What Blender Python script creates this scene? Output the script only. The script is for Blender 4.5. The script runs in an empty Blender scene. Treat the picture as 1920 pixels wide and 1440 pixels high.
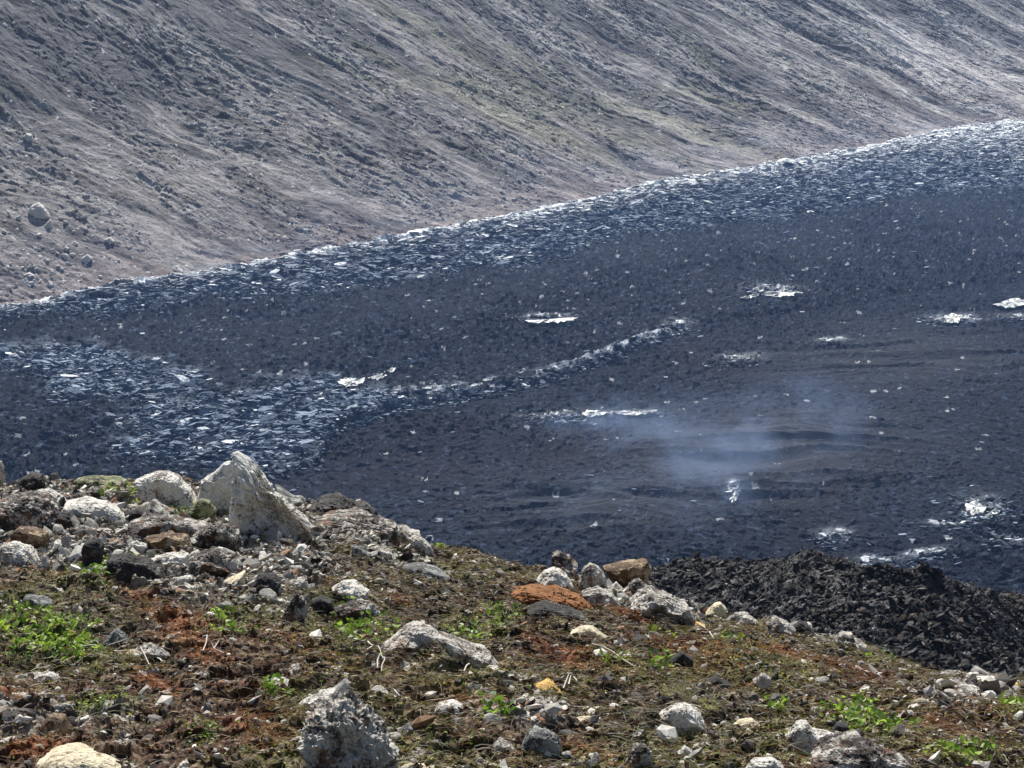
import bpy, bmesh, math, random
import numpy as np
from mathutils import Vector, Matrix

random.seed(7)
RNG = np.random.default_rng(11)
SC = bpy.context.scene
COL = SC.collection

# ------------------------------------------------------------------ camera, world, sun, exposure
CAMZ = 60.0
PITCH = math.radians(14.0)
FPX = 3583.0                       # focal length in pixels of the 1920 px wide photograph
cam_d = bpy.data.cameras.new('camera')
cam = bpy.data.objects.new('camera', cam_d)
COL.objects.link(cam)
cam.location = (0, 0, CAMZ)
cam.rotation_euler = (math.radians(90) - PITCH, 0, 0)
cam_d.sensor_width = 36.0
cam_d.lens = FPX / 1920.0 * 36.0
cam_d.clip_start = 0.1
cam_d.clip_end = 5000
SC.camera = cam

SUN_EL = math.radians(42)
SUN_AZ = math.radians(-7)          # measured from +Y towards +X
w = bpy.data.worlds.new('World')
SC.world = w
w.use_nodes = True
nt = w.node_tree
nt.nodes.clear()
sky = nt.nodes.new('ShaderNodeTexSky')
sky.sky_type = 'NISHITA'
sky.sun_disc = False
sky.sun_elevation = SUN_EL
sky.sun_rotation = SUN_AZ
sky.air_density = 1.2
sky.dust_density = 1.0
bg = nt.nodes.new('ShaderNodeBackground')
bg.inputs['Strength'].default_value = 0.055
wo = nt.nodes.new('ShaderNodeOutputWorld')
nt.links.new(sky.outputs[0], bg.inputs[0])
nt.links.new(bg.outputs[0], wo.inputs[0])

sd = bpy.data.lights.new('sun', 'SUN')
sd.energy = 5.0
sd.angle = math.radians(0.5)
sd.color = (1.0, 0.965, 0.9)
sun = bpy.data.objects.new('sun', sd)
COL.objects.link(sun)
sun.location = (0, 0, 200)
S = Vector((math.sin(SUN_AZ) * math.cos(SUN_EL), math.cos(SUN_AZ) * math.cos(SUN_EL), math.sin(SUN_EL)))
sun.rotation_euler = S.to_track_quat('Z', 'Y').to_euler()

SC.view_settings.view_transform = 'Standard'
SC.view_settings.look = 'None'
SC.view_settings.exposure = 0.72
SC.view_settings.gamma = 1.0
SC.cycles.volume_bounces = 0
SC.cycles.max_bounces = 6
SC.cycles.volume_step_rate = 1.0
SC.cycles.volume_max_steps = 128

# ------------------------------------------------------------------ noise helpers (numpy)
def _h(ix, iy, s):
    n = (ix.astype(np.int64) * 374761393 + iy.astype(np.int64) * 668265263 + s * 974634777) & 0xffffffff
    n = ((n ^ (n >> 13)) * 1274126177) & 0xffffffff
    n = ((n ^ (n >> 16)) * 2246822519) & 0xffffffff
    return ((n ^ (n >> 15)) & 0xffffff) / float(0xffffff)

def vn(x, y, s=0):
    ix = np.floor(x); iy = np.floor(y)
    fx = x - ix; fy = y - iy
    fx = fx * fx * fx * (fx * (fx * 6 - 15) + 10); fy = fy * fy * fy * (fy * (fy * 6 - 15) + 10)
    a = _h(ix, iy, s); b = _h(ix + 1, iy, s); c = _h(ix, iy + 1, s); d = _h(ix + 1, iy + 1, s)
    return (a + (b - a) * fx) * (1 - fy) + (c + (d - c) * fx) * fy

def fbm(x, y, s=0, o=4, g=0.5, lac=2.03):
    t = 0; a = 1.0; n = 0
    for k in range(o):
        c, sn = math.cos(k * 1.3), math.sin(k * 1.3)
        t = t + a * vn(x * c - y * sn + 17.3 * k, x * sn + y * c + 5.1 * k, s + k)
        n += a; a *= g; x = x * lac; y = y * lac
    return t / n * 2 - 1            # about -1..1

def ridge(x, y, s=0, o=4, g=0.5):
    t = 0; a = 1.0; n = 0
    for k in range(o):
        c, sn = math.cos(k * 1.1), math.sin(k * 1.1)
        t = t + a * (1 - np.abs(2 * vn(x * c - y * sn + 9.3 * k, x * sn + y * c + 3.7 * k, s + k) - 1))
        n += a; a *= g; x = x * 2.07; y = y * 2.07
    return t / n                    # 0..1, crests near 1

def worley(x, y, s=0, tilt=0.6, lift=1.0, flat=0.0):
    """rubble: every cell is its own tilted plate; returns height (cell units), a random number per cell, edge distance"""
    ix = np.floor(x); iy = np.floor(y)
    d1 = np.full(x.shape, 9.0); d2 = np.full(x.shape, 9.0)
    hh = np.zeros(x.shape); rr = np.zeros(x.shape)
    for i in (-1, 0, 1):
        for j in (-1, 0, 1):
            cx = ix + i; cy = iy + j
            px = cx + _h(cx, cy, s); py = cy + _h(cx, cy, s + 1)
            dx = x - px; dy = y - py
            d = dx * dx + dy * dy
            m = d < d1
            d2 = np.where(m, d1, np.minimum(d2, d))
            d1 = np.where(m, d, d1)
            r = _h(cx, cy, s + 2)
            h = (_h(cx, cy, s + 3) - .5) * lift + tilt * ((_h(cx, cy, s + 4) - .5) * 2 * dx + ((_h(cx, cy, s + 5) - .5) * 2 - flat) * dy)
            hh = np.where(m, h, hh); rr = np.where(m, r, rr)
    e = np.sqrt(d2) - np.sqrt(d1)
    return hh, rr, e

def sst(a, b, x):
    t = np.clip((x - a) / (b - a), 0, 1)
    return t * t * (3 - 2 * t)

# ------------------------------------------------------------------ photograph pixel <-> direction
CP, SP = math.cos(PITCH), math.sin(PITCH)
def ray(px, py):
    px = np.asarray(px, float); py = np.asarray(py, float)
    h = (px - 960) / FPX; v = (720 - py) / FPX
    return h, CP + v * SP, -SP + v * CP
def us(px, py):                    # x/y and drop/y of the ray
    h, a, b = ray(px, py)
    return h / a, -b / a
def proj(x, y, z):
    x = np.asarray(x, float); y = np.asarray(y, float); dz = np.asarray(z, float) - CAMZ
    fw = y * CP - dz * SP; up = y * SP + dz * CP
    return 960 + FPX * x / fw, 720 - FPX * up / fw
def hit_plane(px, py, z):
    u, s = us(px, py)
    Y = (CAMZ - z) / s
    return u * Y, Y
def blob(px, py, cx, cy, rx, ry, rot=0.0):
    c, s = math.cos(rot), math.sin(rot)
    dx = px - cx; dy = py - cy
    a = (dx * c + dy * s) / rx; b = (-dx * s + dy * c) / ry
    return np.exp(-(a * a + b * b) * 1.2)

# ------------------------------------------------------------------ mesh helpers
def mesh_np(name, V, F, col=None, smooth=False):
    me = bpy.data.meshes.new(name)
    V = np.ascontiguousarray(V, dtype=np.float32); F = np.ascontiguousarray(F, dtype=np.int32)
    k = F.shape[1]
    me.vertices.add(len(V)); me.vertices.foreach_set('co', V.ravel())
    me.loops.add(F.size); me.loops.foreach_set('vertex_index', F.ravel())
    me.polygons.add(len(F))
    me.polygons.foreach_set('loop_start', np.arange(0, F.size, k, dtype=np.int32))
    me.polygons.foreach_set('use_smooth', np.full(len(F), smooth))
    me.update(calc_edges=True)
    if col is not None:
        at = me.color_attributes.new('col', 'FLOAT_COLOR', 'POINT')
        at.data.foreach_set('color', np.ascontiguousarray(col, dtype=np.float32).ravel())
    return me
def grid_faces(nr, nc, keep=None):
    i = np.arange(nr - 1)[:, None] * nc + np.arange(nc - 1)[None, :]
    F = np.stack([i, i + 1, i + nc + 1, i + nc], -1)
    if keep is not None:
        F = F[keep[:-1, :-1] | keep[1:, 1:]]
    return F.reshape(-1, 4)
def tag(o, label=None, cat=None, group=None, kind=None):
    if label: o['label'] = label
    if cat: o['category'] = cat
    if group: o['group'] = group
    if kind: o['kind'] = kind
    return o
def obj(name, me, m, parent=None):
    o = bpy.data.objects.new(name, me)
    COL.objects.link(o)
    if m is not None and len(me.materials) == 0:
        me.materials.append(m)
    if parent is not None:
        o.parent = parent
    return o

# ------------------------------------------------------------------ materials
def mat(name):
    m = bpy.data.materials.new(name)
    m.use_nodes = True
    n = m.node_tree.nodes; l = m.node_tree.links
    b = n['Principled BSDF']
    return m, n, l, b
def noise_node(n, l, scale, detail=6, rough=.6, coord=None, stretch=None):
    t = n.new('ShaderNodeTexNoise')
    t.inputs['Scale'].default_value = scale
    t.inputs['Detail'].default_value = detail
    t.inputs['Roughness'].default_value = rough
    if coord is None:
        coord = n.new('ShaderNodeTexCoord').outputs['Object']
    if stretch is not None:
        mp = n.new('ShaderNodeMapping')
        mp.inputs['Scale'].default_value = stretch[:3]
        if len(stretch) > 3:
            mp.inputs['Rotation'].default_value = (0, 0, stretch[3])
        l.new(coord, mp.inputs[0]); coord = mp.outputs[0]
    l.new(coord, t.inputs['Vector'])
    return t
def ramp(n, l, src, stops):
    r = n.new('ShaderNodeValToRGB')
    e = r.color_ramp.elements
    while len(e) < len(stops): e.new(0.5)
    for el, (p, c) in zip(e, stops):
        el.position = p
        el.color = (c[0], c[1], c[2], 1) if hasattr(c, '__len__') else (c, c, c, 1)
    l.new(src, r.inputs[0])
    return r
def mult(n, l, a, b, mode='MULTIPLY', fac=1.0):
    x = n.new('ShaderNodeMix'); x.data_type = 'RGBA'; x.blend_type = mode
    if hasattr(fac, 'is_linked') or not isinstance(fac, float): l.new(fac, x.inputs[0])
    else: x.inputs[0].default_value = fac
    l.new(a, x.inputs[6])
    if isinstance(b, tuple): x.inputs[7].default_value = (*b, 1)
    else: l.new(b, x.inputs[7])
    return x.outputs[2]
def bump(n, l, b, height, strength, dist):
    bp = n.new('ShaderNodeBump')
    bp.inputs['Strength'].default_value = strength
    bp.inputs['Distance'].default_value = dist
    l.new(height, bp.inputs['Height'])
    l.new(bp.outputs[0], b.inputs['Normal'])
    return bp
def ground_mat(name, sc, lo, hi, rough, bd, spec=.3, alpha_rough=None, stretch=None):
    """vertex colour holds the ground's own colours; fine noise breaks it up below the mesh's size"""
    m, n, l, b = mat(name)
    a = n.new('ShaderNodeVertexColor'); a.layer_name = 'col'
    t = noise_node(n, l, sc, 5, .65, stretch=stretch)
    r = ramp(n, l, t.outputs[0], [(.3, lo), (.7, hi)])
    l.new(mult(n, l, a.outputs[0], r.outputs[0]), b.inputs['Base Color'])
    if alpha_rough:
        mr = n.new('ShaderNodeMapRange')
        mr.inputs['To Min'].default_value = alpha_rough[0]; mr.inputs['To Max'].default_value = alpha_rough[1]
        l.new(a.outputs[1], mr.inputs[0]); l.new(mr.outputs[0], b.inputs['Roughness'])
        ms = n.new('ShaderNodeMapRange'); ms.inputs['To Min'].default_value = .03; ms.inputs['To Max'].default_value = spec
        l.new(a.outputs[1], ms.inputs[0]); l.new(ms.outputs[0], b.inputs['Specular IOR Level'])
    else:
        b.inputs['Roughness'].default_value = rough
    if not alpha_rough: b.inputs['Specular IOR Level'].default_value = spec
    bump(n, l, b, t.outputs[0], .8, bd)
    return m
M_HILL = ground_mat('hill_scree', 2.2, .62, 1.3, .95, .25, .15)
M_LAVA = ground_mat('lava_rubble', 1.6, .6, 1.4, .6, .3, .55, alpha_rough=(.95, .42))
M_MOUND = ground_mat('scoria', 5.0, .6, 1.4, .8, .06, .3, alpha_rough=(.9, .5))
M_SOIL = ground_mat('moss_soil', 90.0, .55, 1.5, .9, .006, .25)
M_SCAT = ground_mat('scatter', 60.0, .8, 1.2, .85, .002, .3)

def rock_mat(name, dark, crust, stain, cover, sc=9.0, rough=.85):
    """rock with a pale lichen crust over darker stone"""
    m, n, l, b = mat(name)
    tc = n.new('ShaderNodeTexCoord')
    big = noise_node(n, l, sc, 8, .68, tc.outputs['Object'])
    fine = noise_node(n, l, sc * 7, 6, .7, tc.outputs['Object'])
    st = noise_node(n, l, sc * .6, 4, .6, tc.outputs['Object'], (1, 1, 1.7, .6))
    add = n.new('ShaderNodeMath'); add.operation = 'MULTIPLY_ADD'
    l.new(fine.outputs[0], add.inputs[0]); add.inputs[1].default_value = .45; l.new(big.outputs[0], add.inputs[2])
    k = ramp(n, l, add.outputs[0], [(.72 - cover - .06, 0.0), (.72 - cover + .06, 1.0)])
    fv = ramp(n, l, fine.outputs[0], [(.3, .5), (.72, 1.35)])
    d = mult(n, l, fv.outputs[0], dark)
    s = mult(n, l, d, stain, 'MIX', ramp(n, l, st.outputs[0], [(.52, 0.0), (.62, .8)]).outputs[0])
    cr = mult(n, l, ramp(n, l, fine.outputs[0], [(.25, .6), (.6, 1.15)]).outputs[0], crust)
    l.new(mult(n, l, s, cr, 'MIX', k.outputs[0]), b.inputs['Base Color'])
    b.inputs['Roughness'].default_value = rough
    b.inputs['Specular IOR Level'].default_value = .3
    bump(n, l, b, add.outputs[0], .9, .012)
    return m
RM = {
    'white':  rock_mat('rock_white',  (.13, .105, .085), (.62, .59, .53), (.24, .15, .09), .055, 12),
    'crag':   rock_mat('rock_crag',   (.10, .07, .05), (.62, .60, .55), (.22, .13, .07), .10, 8),
    'pale':   rock_mat('rock_pale',   (.09, .07, .055), (.47, .44, .39), (.20, .11, .06), .02, 12),
    'pitted': rock_mat('rock_pitted', (.045, .034, .028), (.46, .43, .38), (.15, .065, .035), -.05, 17),
    'dark':   rock_mat('rock_dark',   (.028, .026, .026), (.19, .18, .165), (.055, .03, .025), -.14, 12),
    'grey':   rock_mat('rock_grey',   (.075, .075, .075), (.32, .32, .30), (.10, .08, .05), -.03, 14),
    'brown':  rock_mat('rock_brown',  (.085, .045, .022), (.36, .27, .17), (.16, .08, .03), -.04, 12),
    'yellow': rock_mat('rock_yellow', (.26, .13, .035), (.60, .37, .11), (.34, .13, .04), .08, 12),
    'cream':  rock_mat('rock_cream',  (.22, .16, .09), (.62, .54, .38), (.3, .19, .09), .08, 12),
    'olive':  rock_mat('rock_olive',  (.055, .06, .025), (.27, .27, .15), (.05, .07, .015), -.02, 12),
    'orange': rock_mat('moss_orange', (.07, .026, .010), (.30, .12, .032), (.2, .07, .015), .06, 34),
    'hill':   rock_mat('rock_hill',   (.2, .19, .18), (.5, .48, .45), (.2, .17, .14), .15, .8),
}

# ------------------------------------------------------------------ far hillside
HD = np.array([.653, .757]); HN = np.array([-.757, .653])       # along its foot, and uphill
EDGE_PX = [(-500, 668), (0, 590), (175, 553), (350, 520), (700, 455), (960, 410), (1280, 345), (1600, 285), (1800, 247), (1920, 231), (2200, 196)]
_ex, _ey = hit_plane([p[0] for p in EDGE_PX], [p[1] for p in EDGE_PX], 1.2)
_ea = _ex * HD[0] + _ey * HD[1]; _eb = _ex * HN[0] + _ey * HN[1]
def hill_ab(x, y):
    a = x * HD[0] + y * HD[1]
    return a, x * HN[0] + y * HN[1] - np.interp(a, _ea, _eb)
def hill_base(a, b):
    t = np.clip(b, 0, 60)
    ramp_ = .20 * t + .40 * (t ** 2) / 120.0                     # talus apron steepening uphill
    z = 1.2 + np.where(b > 60, .20 * 60 + 12.0 + .60 * (b - 60), ramp_)
    z = np.where(b < 0, 1.2 + .9 * b, z)
    z = z + 3.0 * sst(5, 50, b) * (fbm(a / 55., b / 160., 51, 2))
    return np.where(z > 92, 92 + (z - 92) * .2, z)
def hill_relief(a, b):
    w1 = 6 * fbm(a / 40., b / 40., 61, 2)
    q = a + w1 + b * .32
    q = q + 2.2 * fbm(a / 9., b / 9., 63, 3)
    g = ridge(q / 24., b / 70., 62, 3) * 1.9 + ridge(q / 9., b / 34., 64, 3) * 1.5 + ridge(q / 2.8, b / 7., 67, 2) * .28
    g = g * (sst(2, 30, b) * .85 + .15)
    g = g + fbm(q / 3., b / 6., 70, 5, .65) * .55
    h, r, e = worley(q / 1.1, b / 1.5, 80, .7, .5)
    k = vn(a / 9, b / 22, 84)
    g = g + h * .30 * (.25 + 1.2 * sst(.3, .7, k))
    return g, r
def build_hill():
    aa = np.arange(-10, 640, .34)
    bb = np.concatenate([np.arange(-2, 70, .30), 70 + np.cumsum(np.linspace(.35, 1.0, 150))])
    A, B = np.meshgrid(aa, bb)
    G, R = hill_relief(A, B)
    Z = hill_base(A, B) + np.where(B < 0, G * .3, G)
    Bb = B + np.interp(A, _ea, _eb)
    X = A * HD[0] + Bb * HN[0]; Y = A * HD[1] + Bb * HN[1]
    px, py = proj(X, Y, Z)
    keep = (px > -450) & (px < 2370) & (py > -420) & (Y > 50)
    # colours of the stones and of the thin moss between them
    q = A + 6 * fbm(A / 40., B / 40., 61, 2) + B * .32
    grey = np.array([.285, .272, .275]); vio = np.array([.160, .156, .168]); olive = np.array([.185, .185, .125])
    brown = np.array([.24, .175, .145]); pale = np.array([.52, .50, .46]); dark = np.array([.085, .08, .08])
    q = q + 2.2 * fbm(A / 9., B / 9., 63, 3)
    s1 = fbm(q / 9., B / 34., 90, 5, .62)
    s2 = fbm(q / 2.4, B / 8., 95, 5, .65)
    C = grey[None, None] + (vio - grey)[None, None] * (1.25 * sst(-.05, .22, s1))[..., None]
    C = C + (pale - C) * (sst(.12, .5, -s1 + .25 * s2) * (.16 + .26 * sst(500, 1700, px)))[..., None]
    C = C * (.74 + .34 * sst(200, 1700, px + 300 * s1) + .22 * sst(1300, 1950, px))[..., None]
    og = sst(.0, .4, fbm(q / 14., B / 30., 99, 4, .6) + .8 * blob(px, py, 950, 150, 420, 150, .35) + .55 * blob(px, py, 1380, 190, 220, 110) + .4 * blob(px, py, 560, 260, 200, 60, .6) - .42)
    C = C + (olive - C) * (og * .5)[..., None]
    foot = np.exp(-np.clip(B, 0, 99) / 11.)
    C = C + (brown - C) * (foot * .65 * sst(-.6, .3, fbm(A / 12., B / 6., 103, 3)))[..., None]
    C = C * (1 + .42 * s2)[..., None]
    C = C * (0.7 + .6 * R)[..., None]
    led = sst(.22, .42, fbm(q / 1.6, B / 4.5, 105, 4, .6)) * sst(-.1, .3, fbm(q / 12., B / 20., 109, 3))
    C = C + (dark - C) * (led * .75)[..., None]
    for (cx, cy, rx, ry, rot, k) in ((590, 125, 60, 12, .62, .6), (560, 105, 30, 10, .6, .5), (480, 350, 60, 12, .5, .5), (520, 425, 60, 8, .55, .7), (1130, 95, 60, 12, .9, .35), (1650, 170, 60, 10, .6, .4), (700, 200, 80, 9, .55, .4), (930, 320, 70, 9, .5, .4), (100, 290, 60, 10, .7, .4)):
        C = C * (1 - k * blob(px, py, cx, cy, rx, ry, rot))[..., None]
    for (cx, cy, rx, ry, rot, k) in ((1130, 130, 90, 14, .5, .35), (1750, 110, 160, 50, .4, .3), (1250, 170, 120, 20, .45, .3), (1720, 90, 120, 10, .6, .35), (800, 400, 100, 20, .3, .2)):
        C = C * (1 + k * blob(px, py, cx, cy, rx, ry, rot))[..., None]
    # small pale stones
    h2, r2, e2 = worley(A / .55, B / .6, 107, .1, .1)
    st = (r2 > .985 - .05 * blob(px, py, 60, 520, 260, 90)) & (e2 > .12)
    C = np.where(st[..., None], np.array([.62, .6, .57]), C)
    Z = Z + np.where(st, .16, 0)
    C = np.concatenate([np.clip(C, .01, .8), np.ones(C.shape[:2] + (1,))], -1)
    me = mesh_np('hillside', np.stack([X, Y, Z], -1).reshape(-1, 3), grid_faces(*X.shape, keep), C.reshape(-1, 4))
    tag(obj('hillside', me, M_HILL), kind='structure')
build_hill()

# ------------------------------------------------------------------ lava field
def poly_mask(px, py, pts):
    inside = np.zeros(px.shape, bool)
    n = len(pts)
    for i in range(n):
        x0, y0 = pts[i]; x1, y1 = pts[(i + 1) % n]
        if y0 == y1: continue
        c = ((y0 > py) != (y1 > py)) & (px < (x1 - x0) * (py - y0) / (y1 - y0) + x0)
        inside ^= c
    return inside
FRONT = [(400, 905), (520, 885), (600, 862), (612, 820), (645, 790), (700, 768), (770, 752), (860, 738), (1000, 716), (1080, 695), (1150, 668), (1230, 640), (1290, 618), (1400, 600), (1550, 580), (1750, 540), (2400, 480)]
EB = [(-500, 690), (0, 607), (200, 585), (400, 558), (640, 545), (700, 530), (960, 500), (1060, 478), (1150, 440), (1280, 428), (1440, 412), (1600, 388), (1700, 360), (1920, 350), (2400, 330)]
def lava_zones(px, py):
    ed = np.interp(px, [p[0] for p in EDGE_PX], [p[1] for p in EDGE_PX])
    eb = np.interp(px, [p[0] for p in EB], [p[1] for p in EB])
    fr = np.interp(px, [p[0] for p in FRONT], [p[1] for p in FRONT])
    wob = 14 * fbm(px / 90., py / 25., 201, 3) + 6 * fbm(px / 20., py / 8., 205, 2)
    wid = np.maximum(eb - ed, 4)
    band = (1 - sst(eb - 12, eb + 3, py + wob))                                   # crust plates along the far shore
    rim = np.exp(-np.clip((py - ed) / (8 + px * .008 + 22 * sst(1650, 1950, px)), 0, 40) ** 1.6)             # the shore itself
    new = sst(-3, 3, py + wob * .4 - fr) * (px > 380)                             # younger, smoother flow
    slab = np.maximum.reduce([blob(px, py, 420, 790, 250, 75, -.1), blob(px, py, 600, 760, 160, 70), blob(px, py, 150, 680, 200, 45, .1), blob(px, py, 420, 850, 240, 34, .1), .8 * blob(px, py, 560, 840, 70, 30), blob(px, py, 250, 720, 200, 40)])
    slab = sst(.25, .75, slab + .28 * fbm(px / 60., py / 22., 211, 3)) * (1 - new)
    tail = np.exp(-((py + 8 - fr) / (6 + 16 * np.exp(-(px - 640) ** 2 / 200. ** 2))) ** 2) * sst(560, 640, px) * (1 - sst(1200, 1330, px)) * (1 - new)
    rip = np.maximum.reduce([1.15 * blob(px, py, 1420, 860, 330, 110, -.05), blob(px, py, 1150, 950, 300, 70), .8 * blob(px, py, 1700, 680, 300, 60)])
    spots = np.maximum.reduce([blob(px, py, 1045, 775, 70, 11), blob(px, py, 1165, 772, 65, 6), blob(px, py, 1790, 595, 55, 9), blob(px, py, 1900, 590, 40, 5),
                               blob(px, py, 1840, 955, 50, 26), blob(px, py, 1375, 925, 14, 16), blob(px, py, 1565, 1005, 36, 12), blob(px, py, 1735, 1033, 50, 6, -.15),
                               blob(px, py, 1640, 1046, 60, 7), blob(px, py, 1385, 666, 45, 7), blob(px, py, 1560, 638, 30, 5), blob(px, py, 1270, 615, 28, 9),
                               blob(px, py, 1030, 600, 55, 4), blob(px, py, 1900, 1010, 40, 9), blob(px, py, 1790, 980, 60, 6), blob(px, py, 930, 490, 60, 5), .8 * blob(px, py, 1440, 549, 60, 8)])
    return band, rim, new, slab, tail, rip, spots, ed
def lava_height(X, Y, px, py):
    band, rim, new, slab, tail, rip, spots, ed = lava_zones(px, py)
    und = fbm(X / 40., Y / 40., 221, 3) * .9
    h1, r1, e1 = worley(X / 3.6 + .3 * fbm(X, Y, 7, 2), Y / 2.5, 231, .55, .5, .1)     # big crust plates
    h2, r2, e2 = worley(X / 1.0, Y / 1.0, 241, .9, .8, .1)                              # rubble
    h3, r3, e3 = worley(X / .42, Y / .5, 251, .9, .8)
    f = fbm(X / 1.6, Y / 1.6, 261, 5, .62)
    pl = np.clip(np.maximum.reduce([band, slab * .9, tail * .8, spots * .6]), 0, 1)
    wx = X + 3 * fbm(X / 14., Y / 14., 271, 2); wy = Y + 5 * fbm(X / 22., Y / 16., 275, 3)
    r_ = ridge(wx / 22., wy / 3.0, 281, 2, .35)
    smooth = np.clip(rip, 0, 1)
    rough = 1 - .9 * smooth
    ru = .62 + .38 * sst(-.3, .4, fbm(X / 18., Y / 18., 285, 3)) - .25 * new
    Z = und + (h1 * .95 * pl) + h2 * (.5 * (1 - .6 * pl) + .12 * pl) * ru * rough + h3 * .16 * rough * ru + f * .45 * ru * (1 - .85 * smooth) + r_ * 1.6 * smooth
    Z = Z + 1.1 * rim + .5 * band + .5 * tail - .5 * new - 1.2 * sst(-8, 0, ed - py) + .9
    return Z, (band, rim, new, slab, tail, rip, spots, ed, r1, r2, r3, e1, pl, f, smooth)
def build_lava():
    uu = np.concatenate([np.linspace(-.52, -.29, 60, endpoint=False), np.linspace(-.29, .29, 1300), np.linspace(.29, .5, 61)[1:]])
    inv = np.linspace(1 / 112., 1 / 640., 960)
    yy = 1 / inv
    U, Y = np.meshgrid(uu, yy)
    X = U * Y
    px, py = proj(X, Y, np.full(X.shape, .6))
    Z, (band, rim, new, slab, tail, rip, spots, ed, r1, r2, r3, e1, pl, f, smooth) = lava_height(X, Y, px, py)
    base = np.array([.0080, .0130, .024]); brn = np.array([.0115, .0105, .018]); crust = np.array([.14, .185, .25]); rimc = np.array([.76, .78, .80])
    C = base[None, None] * np.ones(X.shape)[..., None]
    C = C + (brn - C) * (new * sst(-.1, .5, fbm(X / 30., Y / 30., 301, 3) + .7 * blob(px, py, 850, 830, 330, 90) + .8 * blob(px, py, 1330, 680, 150, 60) - .2))[..., None] * .8
    C = C * (.45 + 1.1 * r2 * r3 + .5 * (r3 > .8))[..., None]
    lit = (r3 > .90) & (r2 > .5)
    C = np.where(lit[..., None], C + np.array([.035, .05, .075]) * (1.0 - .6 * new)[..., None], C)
    sel = sst(.15, .7, r1) * pl * .8 + sst(.55, .9, r2) * pl * .6
    C = C + (crust - C) * np.clip(sel * (.9 + .4 * f), 0, 1)[..., None]
    C = C + (rimc - C) * np.clip(rim * 1.5 * sst(.0, .3, r1 + .3 * f) + sst(.3, .6, spots) * (r2 > .72) * (r3 > .35) * .7 + tail * sst(.55, .8, r2) * .6, 0, 1)[..., None]  # backlit sheen of the rim and glint of the streaks painted near-white
    sp = (_h(np.floor(X / .7), np.floor(Y / 1.1), 311) > .992 - .006 * (1 - new)) & (r3 > .5)
    C = np.where(sp[..., None], np.array([.30, .31, .33]), C)
    gl = np.clip(.05 + .45 * pl * r1 + .15 * smooth + .4 * spots, 0, 1)
    keep = (ed - py) < 30
    C = np.concatenate([np.clip(C, .005, .8), gl[..., None]], -1)
    me = mesh_np('lava_field', np.stack([X, Y, Z], -1).reshape(-1, 3), grid_faces(*X.shape, keep), C.reshape(-1, 4))
    tag(obj('lava_field', me, M_LAVA), kind='structure')
build_lava()

# loose crust slabs lying on the lava: far too many to count
def prism_set(cx, cy, cz, rx, ry, th, tx, ty, rot, rng, ns=6):
    n = len(cx)
    ang = (np.arange(ns)[None] + rng.uniform(-.35, .35, (n, ns))) / ns * 2 * np.pi
    rad = rng.uniform(.6, 1.1, (n, ns))
    lx = np.cos(ang) * rad * rx[:, None]; ly = np.sin(ang) * rad * ry[:, None]
    c, s = np.cos(rot)[:, None], np.sin(rot)[:, None]
    gx = lx * c - ly * s; gy = lx * s + ly * c
    gz = gx * tx[:, None] + gy * ty[:, None]
    top = np.stack([cx[:, None] + gx, cy[:, None] + gy, cz[:, None] + gz + rng.uniform(-.1, .1, (n, ns)) * th[:, None]], -1)
    bot = top.copy(); bot[..., 2] -= th[:, None]; bot[..., :2] = bot[..., :2] * .9 + np.stack([cx, cy], -1)[:, None] * .1
    V = np.concatenate([top, bot], 1).reshape(-1, 3)
    f = [[0, i, i + 1] for i in range(1, ns - 1)]
    for i in range(ns):
        j = (i + 1) % ns
        f += [[i, i + ns, j + ns], [i, j + ns, j]]
    F = (np.array(f)[None] + (np.arange(n) * 2 * ns)[:, None, None]).reshape(-1, 3)
    return V, F
def build_slabs():
    rng = np.random.default_rng(5)
    N = 760000
    px = rng.uniform(-100, 2020, N); py = rng.uniform(225, 1060, N)
    band, rim, new, slab, tail, rip, spots, ed = lava_zones(px, py)
    dens = np.clip(band * .42 + rim * .9 + slab * .48 + tail * .6 + spots * .5 + .006 * (1 - .7 * new), 0, 1) * (py > ed + 1)
    # same density on the ground, not in the picture
    k = rng.random(N) < dens
    px, py = px[k], py[k]
    X, Y = hit_plane(px, py, 1.4)
    kk = rng.random(len(X)) < np.clip((Y / 420.) ** 2.2 + .12, 0, 1)
    X, Y, px, py = X[kk], Y[kk], px[kk], py[kk]
    p2x, p2y = proj(X, Y, np.full(X.shape, .6))
    Z, zz = lava_height(X, Y, p2x, p2y)
    n = len(X)
    sc = rng.lognormal(-.75, .5, n) * (.62 + .7 * np.clip(zz[0] + zz[1] + .6 * zz[3], 0, 1.2))
    rimv = zz[1]
    sc = np.clip(sc * .66, 0, 1.3); rx = 1.3 * sc; ry = .5 * sc; th = .07 + .08 * rng.random(n)
    V, F = prism_set(X, Y, Z + .16 + .1 * sc, rx, ry, th, rng.normal(0, .18, n), rng.normal(-.03, .34, n), rng.normal(0, .3, n), rng)
    g = rng.random(n)
    C = np.array([.028, .04, .068])[None] + (np.array([.25, .32, .42]) - np.array([.028, .04, .068]))[None] * (g ** (2.2 - .8 * zz[3]))[:, None]
    C = C + (np.array([.78, .80, .80]) - C) * np.clip(rimv * 1.5 * (g > .12) + zz[6] * (g > .72) + .8 * (g > .955), 0, 1)[:, None]  # rim and bright-strip plates carry their backlit sheen as white colour
    C = np.concatenate([C, (.12 + .4 * g ** 2 + .4 * np.clip(rimv, 0, 1))[:, None]], -1)
    C = np.repeat(C, 12, 0)
    me = mesh_np('lava_slabs', V, F, C)
    tag(obj('lava_slabs', me, M_LAVA), 'broken silvery crust plates strewn over the black lava', 'lava slabs', kind='stuff')
build_slabs()

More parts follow.
